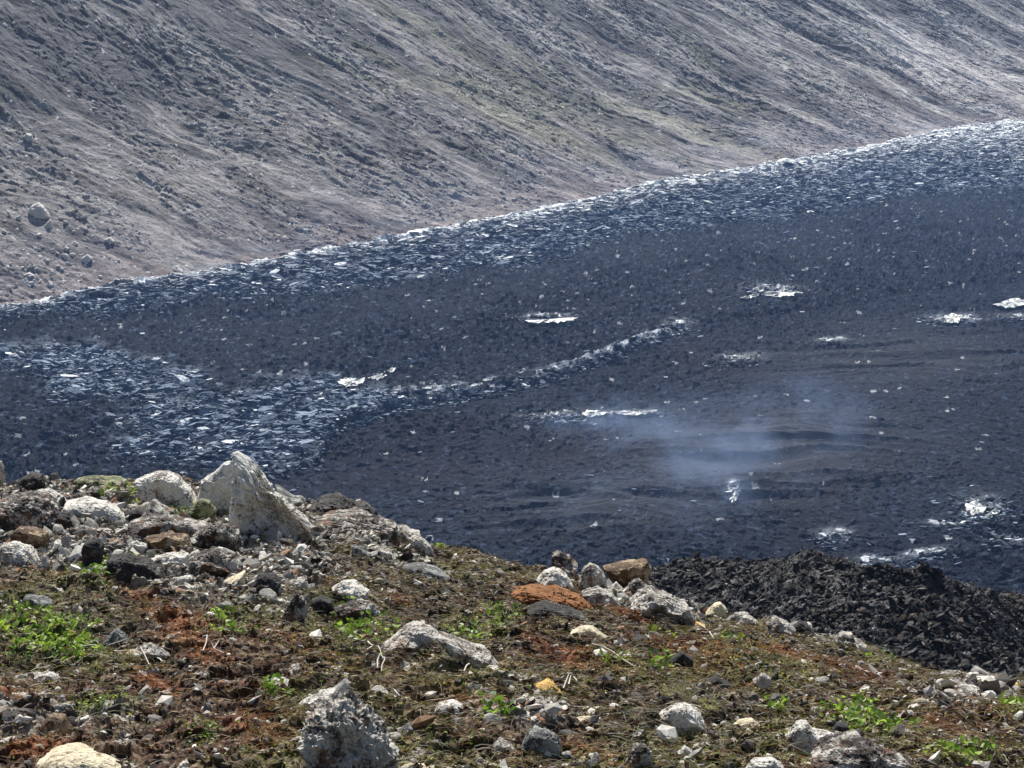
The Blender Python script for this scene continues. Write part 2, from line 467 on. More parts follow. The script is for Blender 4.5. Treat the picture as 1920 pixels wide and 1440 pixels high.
# ------------------------------------------------------------------ dark scoria spur, right, between the near slope and the lava
MC = [(900, 1150), (1100, 1110), (1200, 1088), (1240, 1068), (1290, 1048), (1330, 1050), (1400, 1052), (1470, 1046), (1530, 1040), (1620, 1060), (1740, 1070), (1800, 1088), (1860, 1102), (1920, 1118), (2100, 1190), (2300, 1260)]
_mu, _ms = us([p[0] for p in MC], [p[1] for p in MC])
def mound_base(x, y):
    u = x / y
    s = np.interp(u, _mu, _ms)
    dc = 78 + 6 * np.sin(u * 22)
    zc = CAMZ - s * dc
    zn = CAMZ - 52 * .47
    t = (y - 52) / (dc - 52)
    z = np.where(y < dc, zn + (zc - zn) * (1 - (1 - np.clip(t, -1, 1)) ** 1.5 * np.sign(1 - t)), zc - .25 * (y - dc) - .03 * (y - dc) ** 2)
    return np.where(z < -1, -1.0, z - .7)
def build_mound():
    uu = np.linspace(-.06, .46, 900)
    yy = np.concatenate([np.linspace(46, 92, 620), 92 + np.cumsum(np.linspace(.3, 2, 30))])
    U, Y = np.meshgrid(uu, yy); X = U * Y
    Z = mound_base(X, Y)
    h1, r1, e1 = worley(X / .95, Y / .95, 401, 1.0, 1.0)
    h2, r2, e2 = worley(X / .36, Y / .36, 411, 1.0, .9)
    f = fbm(X / 1.2, Y / 1.2, 421, 5, .6)
    big = sst(.35, .9, vn(X / 2., Y / 2., 431))
    D = h1 * (.06 + .14 * big) + h2 * .07 + f * .45 + ridge(X / 5., Y / 5., 441, 3) * .8
    Z = Z + D
    px, py = proj(X, Y, Z)
    C = np.array([.020, .019, .020])[None, None] * (.6 + .8 * r2 + .35 * r1)[..., None]
    brn = sst(.1, .5, fbm(X / 9., Y / 9., 451, 3) + .6 * blob(px, py, 1880, 1130, 120, 40))
    C = C + (np.array([.07, .056, .042]) - C) * (brn * .5)[..., None]
    C = np.where(((r2 > .994) & (e2 > .15))[..., None], np.array([.4, .39, .38]), C)
    C = np.concatenate([C, (.3 + .5 * r2)[..., None]], -1)
    me = mesh_np('lava_spur', np.stack([X, Y, Z], -1).reshape(-1, 3), grid_faces(*X.shape), C.reshape(-1, 4))
    tag(obj('terrain', me, M_MOUND), kind='structure')
def chunk_field(name, X, Y, Z, r, rng, pal, m, label, sub=1, flat=.75, prob=None):
    bmv = bmesh.new(); bmesh.ops.create_icosphere(bmv, subdivisions=sub, radius=1.0)
    D = np.array([v.co[:] for v in bmv.verts]); F0 = np.array([[v.index for v in f.verts] for f in bmv.faces]); bmv.free()
    D /= np.linalg.norm(D, axis=1)[:, None]
    n_ = len(X)
    rad = np.ones((n_, len(D)))
    for _ in range(7):                                      # broken faces
        nn = rng.normal(size=(n_, 3)); nn /= np.linalg.norm(nn, axis=1)[:, None]
        dd = nn @ D.T
        rad = np.minimum(rad, np.where(dd > .05, rng.uniform(.4, .8, (n_, 1)) / np.maximum(dd, .05), 9))
    V = D[None] * (rad * rng.uniform(.85, 1.1, rad.shape))[..., None] * r[:, None, None] * np.array([1.3, 1, flat])[None, None]
    a = rng.uniform(0, 6.28, n_); c, s = np.cos(a)[:, None], np.sin(a)[:, None]
    tx, ty = rng.normal(0, .45, (n_, 1)), rng.normal(0, .45, (n_, 1))
    vx = V[..., 0] * c - V[..., 1] * s; vy = V[..., 0] * s + V[..., 1] * c; vz = V[..., 2] + vx * tx + vy * ty
    V = np.stack([vx + X[:, None], vy + Y[:, None], vz + (Z + r * .15)[:, None]], -1).reshape(-1, 3)
    F = (F0[None] + (np.arange(n_) * len(D))[:, None, None]).reshape(-1, 3)
    pal = np.array(pal)
    C = np.concatenate([pal[rng.choice(len(pal), n_, p=prob)] * rng.uniform(.7, 1.35, n_)[:, None], rng.random((n_, 1)) * .7], -1)
    return tag(obj(name, mesh_np(name, V, F, np.repeat(C, len(D), 0)), m), label, name.replace('_', ' '), kind='stuff')
def mound_chunks():
    rng = np.random.default_rng(21)
    n = 50000
    Y = np.sqrt(rng.uniform(50 ** 2, 88 ** 2, n)); U = rng.uniform(.03, .31, n); X = U * Y
    f = fbm(X / 1.2, Y / 1.2, 421, 5, .6)
    Z = mound_base(X, Y) + f * .45 + ridge(X / 5., Y / 5., 441, 3) * .8
    r = np.clip(rng.lognormal(-2.95, .7, n) * (.55 + 1.1 * vn(X / 3., Y / 3., 455)), .025, .24)
    pal = [(.015, .014, .014), (.022, .020, .020), (.010, .009, .010), (.044, .031, .023), (.42, .41, .40)]
    chunk_field('scoria_rubble', X, Y, Z, r, rng, pal, M_MOUND, 'black broken scoria blocks heaped on the dark spur', prob=[.36, .27, .25, .117, .003])
mound_chunks()
build_mound()

# ------------------------------------------------------------------ near slope
CR = [(-900, 900), (-200, 925), (0, 925), (60, 925), (140, 915), (240, 915), (330, 910), (390, 925), (450, 935), (520, 945), (560, 958), (600, 962), (680, 975), (740, 1005), (800, 1035), (830, 1040), (900, 1052), (990, 1072), (1100, 1098), (1180, 1112), (1240, 1128), (1320, 1155), (1400, 1170), (1480, 1182), (1560, 1205), (1640, 1235), (1740, 1268), (1830, 1280), (1920, 1285), (2200, 1320), (2800, 1420)]
_cu, _cs = us([p[0] for p in CR], [p[1] for p in CR])
def crest(u):
    dc = np.interp(u, [-.30, 0, .12, .27, .4], [12.6, 11.2, 10.2, 8.9, 8.5])
    return dc, np.interp(u, _cu, _cs)
Y0, ZN = 4.9, CAMZ - 4.9 * .50
def near_base(x, y):
    x = np.asarray(x, float); y = np.asarray(y, float)
    u = x / np.maximum(y, .5)
    dc, s = crest(u)
    zc = CAMZ - s * dc
    t = (y - Y0) / (dc - Y0)
    m = (zc - ZN) / (dc - Y0)
    z = ZN + m * (y - Y0) + .10 * np.sin(np.clip(t, 0, 1) * np.pi) * (t > 0)
    z = np.where(y < Y0, ZN + (58.45 - ZN) * (Y0 - y) / Y0, z)
    q = y - dc
    zz = zc + m * q - .10 * np.pi / (dc - Y0) * q - .12 * q * q
    far = zc + (m - .09) * 2.2 - .12 * 4.84 - .75 * (q - 2.2)
    z = np.where(q > 0, np.where(q < 2.2, zz, far), z)
    return np.maximum(z, -2.0)
GREENS = [  # px, py, rx, ry of leafy patches
    (235, 930, 52, 26), (330, 965, 50, 14), (470, 985, 40, 22), (190, 1075, 70, 22), (60, 1195, 75, 48), (150, 1225, 48, 24), (130, 1180, 60, 16),
    (440, 1192, 46, 14), (690, 1182, 62, 24), (900, 1178, 64, 16), (375, 1402, 38, 10), (200, 1348, 60, 16), (520, 1312, 30, 12),
    (1235, 1245, 26, 14), (1250, 1190, 38, 8), (1370, 1203, 32, 8), (1600, 1345, 60, 18), (1650, 1372, 70, 18), (1800, 1428, 70, 14),
    (640, 1140, 40, 12), (940, 1160, 40, 8), (1900, 1345, 26, 12), (1460, 1330, 24, 10), (420, 1160, 20, 8), (820, 1032, 50, 7), (1660, 1240, 40, 10), (1150, 1245, 30, 8), (930, 1370, 28, 9), ]
ORANGES = [(1030, 1120, 90, 18, .25), (600, 1090, 60, 9, .2), (750, 1125, 50, 9, .2), (330, 1165, 90, 24, .35), (90, 1080, 70, 14, .2), (250, 1110, 80, 16, .3), (370, 1230, 110, 40, .5), (30, 1330, 50, 12, .1),
           (600, 1240, 100, 16, .35), (500, 1380, 120, 50, .2), (300, 1290, 90, 30, .4), (1750, 1375, 110, 14, .2), (1180, 1160, 60, 12, .3), (1500, 1240, 120, 20, .3), (1620, 1270, 60, 14, .3), (1080, 1240, 120, 30, .3), (880, 1330, 60, 20, .3), (1100, 1420, 80, 14, .3), (1300, 1230, 120, 30, .2), (60, 1420, 80, 20, 0)]
def near_relief(X, Y):
    xr = X * .93 + Y * .18; yr = (Y * .93 - X * .30) * .62
    f1 = fbm(xr / .9, yr / .9, 501, 4, .5)
    f2 = fbm(xr / .16, yr / .16, 511, 5, .62)
    rg = ridge(xr / .30 + .3 * f1, yr / .12, 521, 4, .6)
    h1, r1, e1 = worley(xr / .16 + .15 * f2, yr / .10, 531, .9, .7, -.15)
    h2, r2, e2 = worley(xr / .055, yr / .035, 541, 1.0, .9)
    h3, r3, e3 = worley(xr / .022, yr / .016, 547, 1.0, .9)
    return xr, yr, f1, f2, rg, h1, r1, e1, h2, r2, e2, h3, r3
def near_height(X, Y):
    B = near_base(X, Y)
    px, py = proj(X, Y, B)
    xr, yr, f1, f2, rg, h1, r1, e1, h2, r2, e2, h3, r3 = near_relief(X, Y)
    # stony ground: the upper left and a few bands, elsewhere matted moss and roots
    stony = sst(.25, .7, np.maximum.reduce([blob(px, py, 150, 1000, 300, 85), blob(px, py, 420, 1040, 260, 90), .9 * blob(px, py, 700, 1010, 140, 45, .5), blob(px, py, 1220, 1130, 160, 30, .3), .8 * blob(px, py, 1500, 1185, 120, 14, .3), .5 * blob(px, py, 1830, 1300, 140, 40), .3 * blob(px, py, 100, 1370, 160, 40), .5 * blob(px, py, 1000, 1360, 120, 30)]) + .35 * f1 + .1)
    D = f1 * .055 + (rg - .5) * .085 + f2 * (.038 + .010 * stony) + h1 * (.018 + .018 * stony) + h2 * (.014 + .008 * stony) + h3 * .007
    return B + D, px, py, (f1, f2, rg, r1, h1, r2, h2, r3, stony)
def build_near():
    uu = np.concatenate([np.linspace(-.55, -.295, 70, endpoint=False), np.linspace(-.295, .295, 1240), np.linspace(.295, .55, 71)[1:]])
    tt = np.concatenate([np.linspace(-.75, -.02, 30, endpoint=False), np.linspace(-.02, .55, 440, endpoint=False), np.linspace(.55, 1.10, 470), 1.10 + np.cumsum(np.geomspace(.004, 1.6, 48))])
    U, T = np.meshgrid(uu, tt)
    dc, s = crest(U)
    Y = Y0 + T * (dc - Y0)
    X = U * Y
    Z, px, py, (f1, f2, rg, r1, h1, r2, h2, r3, stony) = near_height(X, Y)
    soil = np.array([.036, .025, .017]); blk = np.array([.010, .008, .007]); org = np.array([.20, .066, .018]); rust = np.array([.10, .036, .014])
    olv = np.array([.075, .085, .022]); pale = np.array([.42, .39, .34]); tan = np.array([.20, .155, .10]); grey = np.array([.14, .13, .12])
    C = soil[None, None] * np.ones(X.shape)[..., None]
    def mix(C, c, k): return C + (c - C) * np.clip(k, 0, 1)[..., None]
    C = mix(C, rust, sst(-.1, .35, f1 + .4 * f2) * .6)
    om = np.zeros(X.shape)
    for (cx, cy, rx, ry, rot) in ORANGES: om = np.maximum(om, blob(px, py, cx, cy, rx, ry, rot))
    C = mix(C, org, sst(.35, .8, om + .35 * f2 + .2 * (r2 - .5)) * .9)
    gm = np.zeros(X.shape)
    for (cx, cy, rx, ry) in GREENS: gm = np.maximum(gm, blob(px, py, cx, cy + 4, rx * 1.25, ry * 1.3))
    C = mix(C, olv, sst(.3, .75, gm + .4 * f2) * .9)
    C = mix(C, np.array([.085, .09, .022]), sst(-.2, .3, fbm(X / .5, Y / .8, 561, 5, .6)) * .75 * (1 - stony))
    C = mix(C, grey, stony * .6)
    C = mix(C, tan, (r3 > .62) * .55 * (1 - .5 * om))
    C = mix(C, pale, stony * sst(.35, .75, r1 * .7 + r2 * .4 + .25 * f2) * .85)
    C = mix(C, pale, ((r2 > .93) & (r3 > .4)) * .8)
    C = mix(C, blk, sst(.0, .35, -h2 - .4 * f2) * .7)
    C = C * (.65 + .7 * r3)[..., None]
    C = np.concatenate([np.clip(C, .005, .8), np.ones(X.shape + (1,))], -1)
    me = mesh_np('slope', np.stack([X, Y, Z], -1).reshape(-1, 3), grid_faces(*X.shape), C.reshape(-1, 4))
    tag(obj('slope', me, M_SOIL), kind='structure')
build_near()

def hit_near(px, py):
    """where the ray of a photograph pixel meets the near slope (crest if it passes over)"""
    u, s = us(px, py)
    u = float(u); s = float(s)
    ys = np.linspace(4.0, float(crest(u)[0]) * 1.02, 500)
    zs = near_base(u * ys, ys)
    m = np.where(CAMZ - s * ys <= zs)[0]
    y = ys[m[0]] if len(m) else float(crest(u)[0])
    return u * y, y
def hit_hill(px, py):
    u, s = us(px, py)
    u = float(u); s = float(s)
    ys = np.linspace(200, 900, 4000)
    a, b = hill_ab(u * ys, ys)
    zs = hill_base(a, b) + np.where(b > 0, hill_relief(a, b)[0], 0)
    m = np.where((CAMZ - s * ys <= zs) & (b > 0))[0]
    y = ys[m[0]] if len(m) else 500.0
    return u * y, y, CAMZ - s * y

# ------------------------------------------------------------------ rocks
import bmesh
_ICO = {}
def ico(sub):
    if sub not in _ICO:
        bm = bmesh.new(); bmesh.ops.create_icosphere(bm, subdivisions=sub, radius=1.0)
        V = np.array([v.co[:] for v in bm.verts]); F = np.array([[v.index for v in f.verts] for f in bm.faces])
        V /= np.linalg.norm(V, axis=1)[:, None]
        bm.free(); _ICO[sub] = (V, F)
    return _ICO[sub]
def n3(P, s, sc):
    x, y, z = P[:, 0] * sc, P[:, 1] * sc, P[:, 2] * sc
    return (fbm(x + .37 * z, y - .21 * z, s, 3) + fbm(y + .31 * x, z + 7.7, s + 31, 3) + fbm(z - .27 * y, x + 3.1, s + 67, 3)) / 3
def facets(D, rng, k, lo, hi):
    r = np.ones(len(D))
    for _ in range(k):
        nn = rng.normal(size=3); nn /= np.linalg.norm(nn)
        dd = D @ nn
        r = np.minimum(r, np.where(dd > .05, rng.uniform(lo, hi) / np.maximum(dd, .05), 9))
    return r
def poly_radius(P, th):
    """radius of a star-shaped outline (N,2) about the origin in directions th"""
    Q = np.concatenate([P, P[:1]])
    R = np.zeros(len(th)); d = np.stack([np.cos(th), np.sin(th)], -1)
    for i in range(len(P)):
        a = Q[i]; e = Q[i + 1] - a
        den = d[:, 0] * e[1] - d[:, 1] * e[0]
        ok = np.abs(den) > 1e-12
        den = np.where(ok, den, 1)
        t = (a[0] * e[1] - a[1] * e[0]) / den
        k = (a[0] * d[:, 1] - a[1] * d[:, 0]) / den
        R = np.where(ok & (t > 0) & (k >= -1e-6) & (k <= 1 + 1e-6), np.maximum(R, t), R)
    m = R > 0
    R[~m] = np.interp(th[~m], np.sort(th[m]), R[m][np.argsort(th[m])])
    return R
def outline_rock(name, pts, mt, label, cat='rock', thick=.75, rough=.10, seed=0, where='near', cuts=10, group=None, strata=0.0, sink=1.3, sub=None):
    rng = np.random.default_rng(seed + 100)
    P = np.array(pts, float)
    lowy = P[:, 1].max(); cx = P[P[:, 1] > lowy - .35 * (np.ptp(P[:, 1]))][:, 0].mean()
    if where == 'near': _, Yb = hit_near(cx, lowy - 1)
    else: _, Yb, _z = hit_hill(cx, lowy - 1)
    wpx = np.ptp(P[:, 0]); hpx = np.ptp(P[:, 1])
    T = thick * math.sqrt(wpx * hpx) / FPX * Yb
    T = min(T, .8 * wpx / FPX * Yb)
    Y = Yb + .45 * T
    u, s = us(P[:, 0], P[:, 1])
    W = np.stack([u * Y, CAMZ - s * Y], -1)
    A = 0; c = np.zeros(2)                                   # area centroid
    for i in range(len(W)):
        j = (i + 1) % len(W); k = W[i, 0] * W[j, 1] - W[j, 0] * W[i, 1]
        A += k; c += (W[i] + W[j]) * k
    c = c / (3 * A)
    L = W - c
    L[:, 1] = np.where(L[:, 1] < 0, L[:, 1] * sink, L[:, 1])
    if sub is None: sub = 4 if max(wpx, hpx) < 30 else (5 if max(wpx, hpx) < 95 else 6)
    D, F = ico(sub)
    th = np.arctan2(D[:, 2], D[:, 0]); q = np.sqrt(D[:, 0] ** 2 + D[:, 2] ** 2)
    R = poly_radius(L, th)
    fr = facets(D, rng, cuts + 8, .42, .86)
    rough = rough * 1.65; strata = max(strata, .03)
    size = math.sqrt(wpx * hpx) / FPX * Yb * .5
    qq = q ** .6                                            # blunter than an ellipsoid
    V = np.stack([R * qq * np.cos(th), T * np.sign(D[:, 1]) * np.abs(D[:, 1]) ** .8, R * qq * np.sin(th)], -1)
    V = V * (1 - (1 - fr) * (1 - .82 * q ** 4))[:, None]
    U = V / size
    nz = n3(U, seed, 1.3) * rough * 1.6 + n3(U, seed + 5, 3.6) * rough * 1.1 - np.abs(n3(U, seed + 9, 7)) * rough * 1.3 + n3(U, seed + 12, 17) * rough * .5 + n3(U, seed + 14, 40) * rough * .2
    if strata:
        sv = U[:, 2] * 5 + U[:, 0] * 2 + n3(U, seed + 15, 1.5) * 2
        nz += strata * (np.abs((sv % 1) - .5) - .25)
    k = size / np.maximum(np.linalg.norm(V, axis=1), size * .35)
    V = V * (1 + np.clip(nz * k, -.35, .35) * (1 - .35 * q ** 6))[:, None]
    me = mesh_np(name, V, F)
    o = obj(name, me, RM[mt])
    o.location = (c[0], Y, c[1])
    tag(o, label, cat, group)
    o_VF[label] = (V + np.array([c[0], Y, c[1]]), F)
    return o
o_VF = {}

NEAR_ROCKS = [
 ('boulder', [(22,918),(41,893),(57,886),(80,889),(88,904),(86,918),(62,934),(38,932)], 'dark', 'dark brown boulder with a pale rim, alone on the ridge line near the left edge', .8, .08, 0),
 ('rock', [(-22,868),(3,862),(11,895),(8,922),(-20,925)], 'pale', 'pale rock cut off by the left edge of the picture on the ridge line', .8, .1, 0),
 ('rock', [(138,897),(165,892),(205,894),(242,900),(250,918),(225,932),(160,930),(143,914)], 'olive', 'flat topped olive grey block on the ridge behind the green leaves', .9, .06, .03),
 ('boulder', [(248,898),(282,885),(312,882),(336,894),(358,920),(370,945),(335,954),(285,946),(255,925)], 'white', 'rounded white boulder left of the peaked one on the ridge', .8, .08, 0),
 ('rock', [(362,938),(378,903),(398,884),(420,862),(436,858),(450,900),(446,945),(420,965),(388,958)], 'crag', 'white slab leaning against the left side of the peaked boulder', .5, .07, 0),
 ('boulder', [(430,842),(434,833),(448,838),(464,849),(480,870),(498,895),(520,917),(547,942),(576,968),(604,996),(560,1008),(500,1006),(450,992),(428,965),(431,900)], 'crag', 'tall peaked boulder, highest point of the near ridge, brown grass on its right flank', .42, .13, .09),
 ('rock', [(512,905),(528,915),(545,930),(568,935),(578,950),(565,965),(540,955),(520,930)], 'grey', 'small dark grey rock behind the right foot of the peaked boulder', .8, .08, 0),
 ('rock', [(346,965),(352,950),(375,934),(396,938),(408,958),(405,978),(375,980),(352,975)], 'olive', 'mossy olive stone in front of the peaked boulder', .8, .08, 0),
 ('rock', [(268,957),(286,936),(300,946),(312,956),(324,968),(300,975),(275,968)], 'pale', 'pale three cornered stone just right of the green leaves on the ridge', .8, .08, 0),
 ('rock', [(238,972),(245,955),(258,950),(288,960),(318,971),(290,980),(250,980)], 'dark', 'black wedge shaped stone below the green leaves on the ridge', .8, .04, 0),
 ('outcrop', [(-60,960),(-10,940),(20,932),(60,924),(95,934),(112,952),(118,975),(98,998),(40,1006),(-50,1000)], 'pitted', 'broad outcrop with a pale top and dark front at the left edge', .9, .1, .04),
 ('rock', [(66,925),(72,916),(90,915),(110,930),(135,952),(128,962),(100,950)], 'white', 'white flaky stone right of the dark boulder', .6, .12, .05),
 ('ledge', [(118,948),(150,938),(200,941),(226,958),(246,978),(200,984),(168,974),(125,960)], 'white', 'thin cream coloured ledge below the olive block', .9, .07, .06),
 ('rock', [(100,962),(130,958),(155,975),(150,992),(112,990),(100,978)], 'dark', 'dark slaty rock under the thin cream ledge', .8, .09, .05),
 ('stone', [(18,998),(32,985),(65,990),(92,997),(92,1020),(72,1036),(32,1018)], 'brown', 'rusty yellow brown stone under the outcrop at the left edge', .8, .08, 0),
 ('stone', [(152,1034),(160,1014),(184,1007),(197,1020),(192,1052),(168,1060),(154,1052)], 'dark', 'dark reddish upright stone above the leafy patch', .8, .08, 0),
 ('rock', [(-20,1035),(5,1016),(32,1020),(55,1030),(78,1052),(60,1062),(15,1054)], 'white', 'bright white rock at the left edge under the rusty stone', .7, .12, .04),
 ('ledge', [(190,1066),(200,1046),(240,1038),(282,1048),(314,1074),(296,1092),(250,1090),(215,1086)], 'dark', 'black layered slab below the upright reddish stone', .8, .08, .06),
 ('ledge', [(278,1048),(318,1036),(354,1038),(360,1058),(330,1070),(292,1062)], 'white', 'pale ledge right of the black layered slab', .7, .1, .03),
 ('rock', [(352,1050),(374,1036),(412,1030),(440,1038),(458,1060),(455,1084),(405,1090),(362,1076)], 'pitted', 'brown pitted rock with a pale crest above the white and cream stones', .8, .12, 0),
 ('stone', [(330,1082),(358,1077),(370,1088),(362,1106),(336,1100)], 'white', 'bright white stone beside the small dark grey one', .8, .07, 0),
 ('stone', [(364,1088),(384,1071),(400,1084),(404,1108),(374,1114)], 'dark', 'small dark grey stone between the white stone and the cream stone', .8, .08, 0),
 ('stone', [(404,1100),(430,1083),(460,1072),(461,1095),(450,1110),(424,1107)], 'cream', 'smooth cream coloured stone with a dark right side, left of the middle', .8, .05, 0),
 ('ledge', [(236,980),(285,966),(345,972),(402,984),(392,1000),(330,1004),(270,1008),(238,1000)], 'pitted', 'long low pale ledge below the black wedge shaped stone', .8, .1, .06),
 ('rock', [(360,1006),(398,984),(430,980),(450,998),(458,1018),(412,1028),(374,1022)], 'pitted', 'lumpy pale stone under the mossy olive stone', .8, .13, 0),
 ('ledge', [(272,1006),(310,1000),(352,1004),(362,1022),(320,1032),(280,1026)], 'brown', 'brown ledge with a shaded hollow between two pale ledges', .8, .1, .05),
 ('stone', [(238,1020),(256,1012),(278,1026),(268,1040),(246,1038)], 'white', 'white chip standing between dark slabs', .6, .08, 0),
 ('outcrop', [(578,952),(600,937),(626,931),(660,939),(692,944),(710,960),(716,976),(690,985),(640,982),(600,975)], 'dark', 'dark topped outcrop on the ridge right of the peaked boulder', .8, .11, .05),
 ('outcrop', [(580,975),(640,965),(700,968),(748,985),(760,1010),(730,1030),(680,1020),(620,1000)], 'pitted', 'grey lichen covered bedrock on the steep ridge shoulder', .8, .12, .04),
 ('outcrop', [(730,990),(752,984),(768,1000),(792,1008),(808,1022),(818,1036),(780,1042),(744,1036),(728,1015)], 'pale', 'pale cracked outcrop at the lower end of the ridge shoulder', .8, .12, .05),
 ('stone', [(655,1040),(662,1024),(676,1024),(694,1040),(680,1046)], 'grey', 'small round grey stone below the bedrock shoulder', .8, .06, 0),
 ('rock', [(680,1034),(706,1023),(732,1034),(744,1044),(700,1048)], 'pale', 'low arched stone below the cracked outcrop', .8, .09, .03),
 ('rock', [(752,1060),(790,1057),(832,1074),(850,1084),(800,1086),(766,1074)], 'grey', 'low smooth grey rock lying below the yellow green fringe of the ridge', .9, .06, 0),
 ('stone', [(704,1094),(714,1073),(724,1082),(738,1102),(712,1100)], 'grey', 'small pointed grey stone above the dark hollow in the middle left', .7, .06, 0),
 ('rock', [(618,1104),(642,1087),(668,1092),(696,1108),(686,1124),(650,1118)], 'white', 'pinkish white rock beside the orange moss strip', .8, .09, 0),
 ('rock', [(470,1096),(486,1074),(515,1076),(528,1090),(522,1112),(494,1122),(474,1112)], 'dark', 'rounded charcoal rock right of the cream coloured stone', .8, .09, .03),
 ('rock', [(526,1100),(545,1087),(574,1085),(582,1100),(560,1114),(534,1112)], 'pale', 'pale rock with reddish stains above the crusted spur', .8, .1, 0),
 ('rock', [(524,1172),(534,1142),(545,1120),(558,1106),(573,1122),(582,1142),(570,1160),(580,1184),(545,1184)], 'pitted', 'upright spur crusted with white lichen left of the middle', .6, .14, 0),
 ('stone', [(582,1126),(600,1117),(622,1126),(630,1140),(606,1150),(586,1144)], 'dark', 'charcoal stone right of the crusted spur', .8, .08, .03),
 ('rock', [(622,1140),(660,1128),(702,1132),(720,1148),(690,1158),(640,1152)], 'pitted', 'white speckled rock below the pinkish white one', .8, .14, 0),
 ('rock', [(1030,1070),(1033,1036),(1050,1032),(1068,1040),(1084,1060),(1087,1084),(1066,1092),(1040,1084)], 'pitted', 'dark spotted rock, highest of the rock cluster on the ridge in the middle', .7, .13, .04),
 ('rock', [(1000,1092),(1018,1070),(1040,1064),(1064,1078),(1078,1098),(1056,1108),(1018,1104)], 'white', 'bright white rock at the left foot of the middle cluster', .8, .09, 0),
 ('rock', [(1084,1094),(1092,1062),(1104,1051),(1124,1060),(1138,1082),(1144,1104),(1118,1112),(1092,1106)], 'pale', 'pale ribbed rock between the spotted rock and the brown block', .7, .11, .04),
 ('rock', [(1126,1062),(1165,1059),(1196,1055),(1214,1052),(1223,1066),(1212,1088),(1190,1097),(1162,1095),(1138,1082)], 'brown', 'brown saddle shaped block, right end of the cluster on the ridge', .7, .08, 0),
 ('stone', [(1143,1100),(1156,1090),(1167,1102),(1162,1116),(1147,1114)], 'white', 'small white stone under the brown saddle shaped block', .8, .07, 0),
 ('stone', [(1168,1108),(1184,1091),(1198,1085),(1216,1100),(1206,1120),(1180,1120)], 'pitted', 'spotted brown and white stone below the brown block', .8, .12, 0),
 ('rock', [(1086,1108),(1120,1100),(1150,1110),(1168,1130),(1150,1142),(1110,1130)], 'pale', 'pale lumpy rock below the ribbed one', .8, .12, .03),
 ('outcrop', [(1176,1138),(1198,1118),(1218,1100),(1227,1110),(1256,1114),(1292,1134),(1316,1166),(1322,1178),(1280,1172),(1236,1160),(1204,1150)], 'pale', 'long pale outcrop running down right from the cluster to the dark spur', .7, .1, .05),
 ('stone', [(1322,1150),(1338,1133),(1352,1129),(1363,1140),(1362,1154),(1342,1160)], 'cream', 'round cream topped stone standing out against the black rubble', .8, .05, 0),
 ('stone', [(1294,1176),(1306,1166),(1322,1172),(1324,1182),(1304,1184)], 'yellow', 'small yellowish stone at the foot of the long pale outcrop', .8, .07, 0),
 ('rock', [(1360,1160),(1378,1147),(1402,1149),(1424,1164),(1410,1176),(1374,1172)], 'pale', 'low pale rock right of the round cream topped stone', .8, .1, .03),
 ('rock', [(1062,1190),(1096,1176),(1116,1178),(1150,1200),(1128,1206),(1096,1200)], 'cream', 'thin cream flake in the brown turf left of the white flowers', .6, .06, 0),
 ('rock', [(960,1303),(988,1290),(1028,1275),(1050,1290),(1064,1306),(1052,1318),(1010,1320),(974,1314)], 'yellow', 'yellow ochre rock with a sharp ridge, the brightest coloured stone', .75, .04, .02),
 ('rock', [(806,1342),(820,1320),(850,1314),(870,1324),(890,1345),(900,1362),(870,1356),(838,1350)], 'white', 'smooth bright white rock right of the big hollow rock at the bottom', .7, .06, 0),
 ('stone', [(806,1388),(820,1377),(834,1386),(836,1402),(818,1404)], 'white', 'small white knob at the end of the flat grey rock', .8, .05, 0),
 ('rock', [(742,1372),(765,1354),(800,1361),(832,1376),(806,1394),(770,1386)], 'grey', 'flat blue grey rock with the small white knob at its right end', .8, .06, .02),
 ('outcrop', [(556,1362),(580,1335),(615,1318),(650,1308),(690,1322),(722,1352),(745,1395),(752,1440),(735,1485),(590,1485),(566,1440),(558,1400)], 'pale', 'big crooked lichen patched outcrop under a pale spike near the bottom', .8, .2, .07),
 ('rock', [(552,1322),(575,1308),(600,1298),(632,1290),(652,1270),(662,1279),(645,1296),(626,1318),(606,1350),(592,1356),(584,1334),(562,1338)], 'white', 'pale spike shaped slab crowning the big crooked outcrop', .5, .08, .03),
 ('ledge', [(690,1222),(738,1196),(768,1173),(800,1174),(828,1190),(812,1204),(764,1208),(722,1222)], 'pale', 'arched left half of the long curved ledge over a dark hollow', .9, .12, .05),
 ('ledge', [(815,1186),(836,1192),(874,1208),(922,1230),(956,1264),(930,1264),(880,1242),(838,1216)], 'pale', 'right half of the long curved ledge, running down to a rounded white rock', .7, .12, .05),
 ('rock', [(898,1268),(914,1249),(946,1257),(968,1276),(942,1284),(906,1278)], 'white', 'rounded white rock at the right end of the long curved ledge', .8, .07, .02),
 ('ledge', [(486,1280),(515,1272),(552,1282),(590,1298),(560,1304),(515,1292)], 'white', 'narrow white rib pointing at the spike of the big crooked rock', .6, .08, .03),
 ('rock', [(76,1352),(96,1338),(122,1343),(138,1370),(132,1390),(100,1390),(80,1372)], 'brown', 'round grey brown stone near the bottom left corner', .9, .05, 0),
 ('stone', [(42,1328),(66,1304),(84,1296),(90,1310),(82,1330),(56,1336)], 'white', 'pale horn shaped stone above the round grey brown stone', .6, .05, 0),
 ('stone', [(-14,1396),(14,1382),(30,1380),(30,1396),(12,1412),(-14,1414)], 'white', 'pale knobbly stone at the left edge close to the bottom', .7, .07, 0),
 ('outcrop', [(60,1428),(106,1416),(160,1413),(202,1420),(232,1438),(240,1470),(80,1470)], 'cream', 'flat cracked cream slab cut off by the bottom edge at the left', .9, .06, .03),
 ('stone', [(314,1370),(328,1356),(352,1362),(364,1378),(346,1388),(324,1382)], 'grey', 'grey stone with a white patch above the round green cushion', .8, .07, 0),
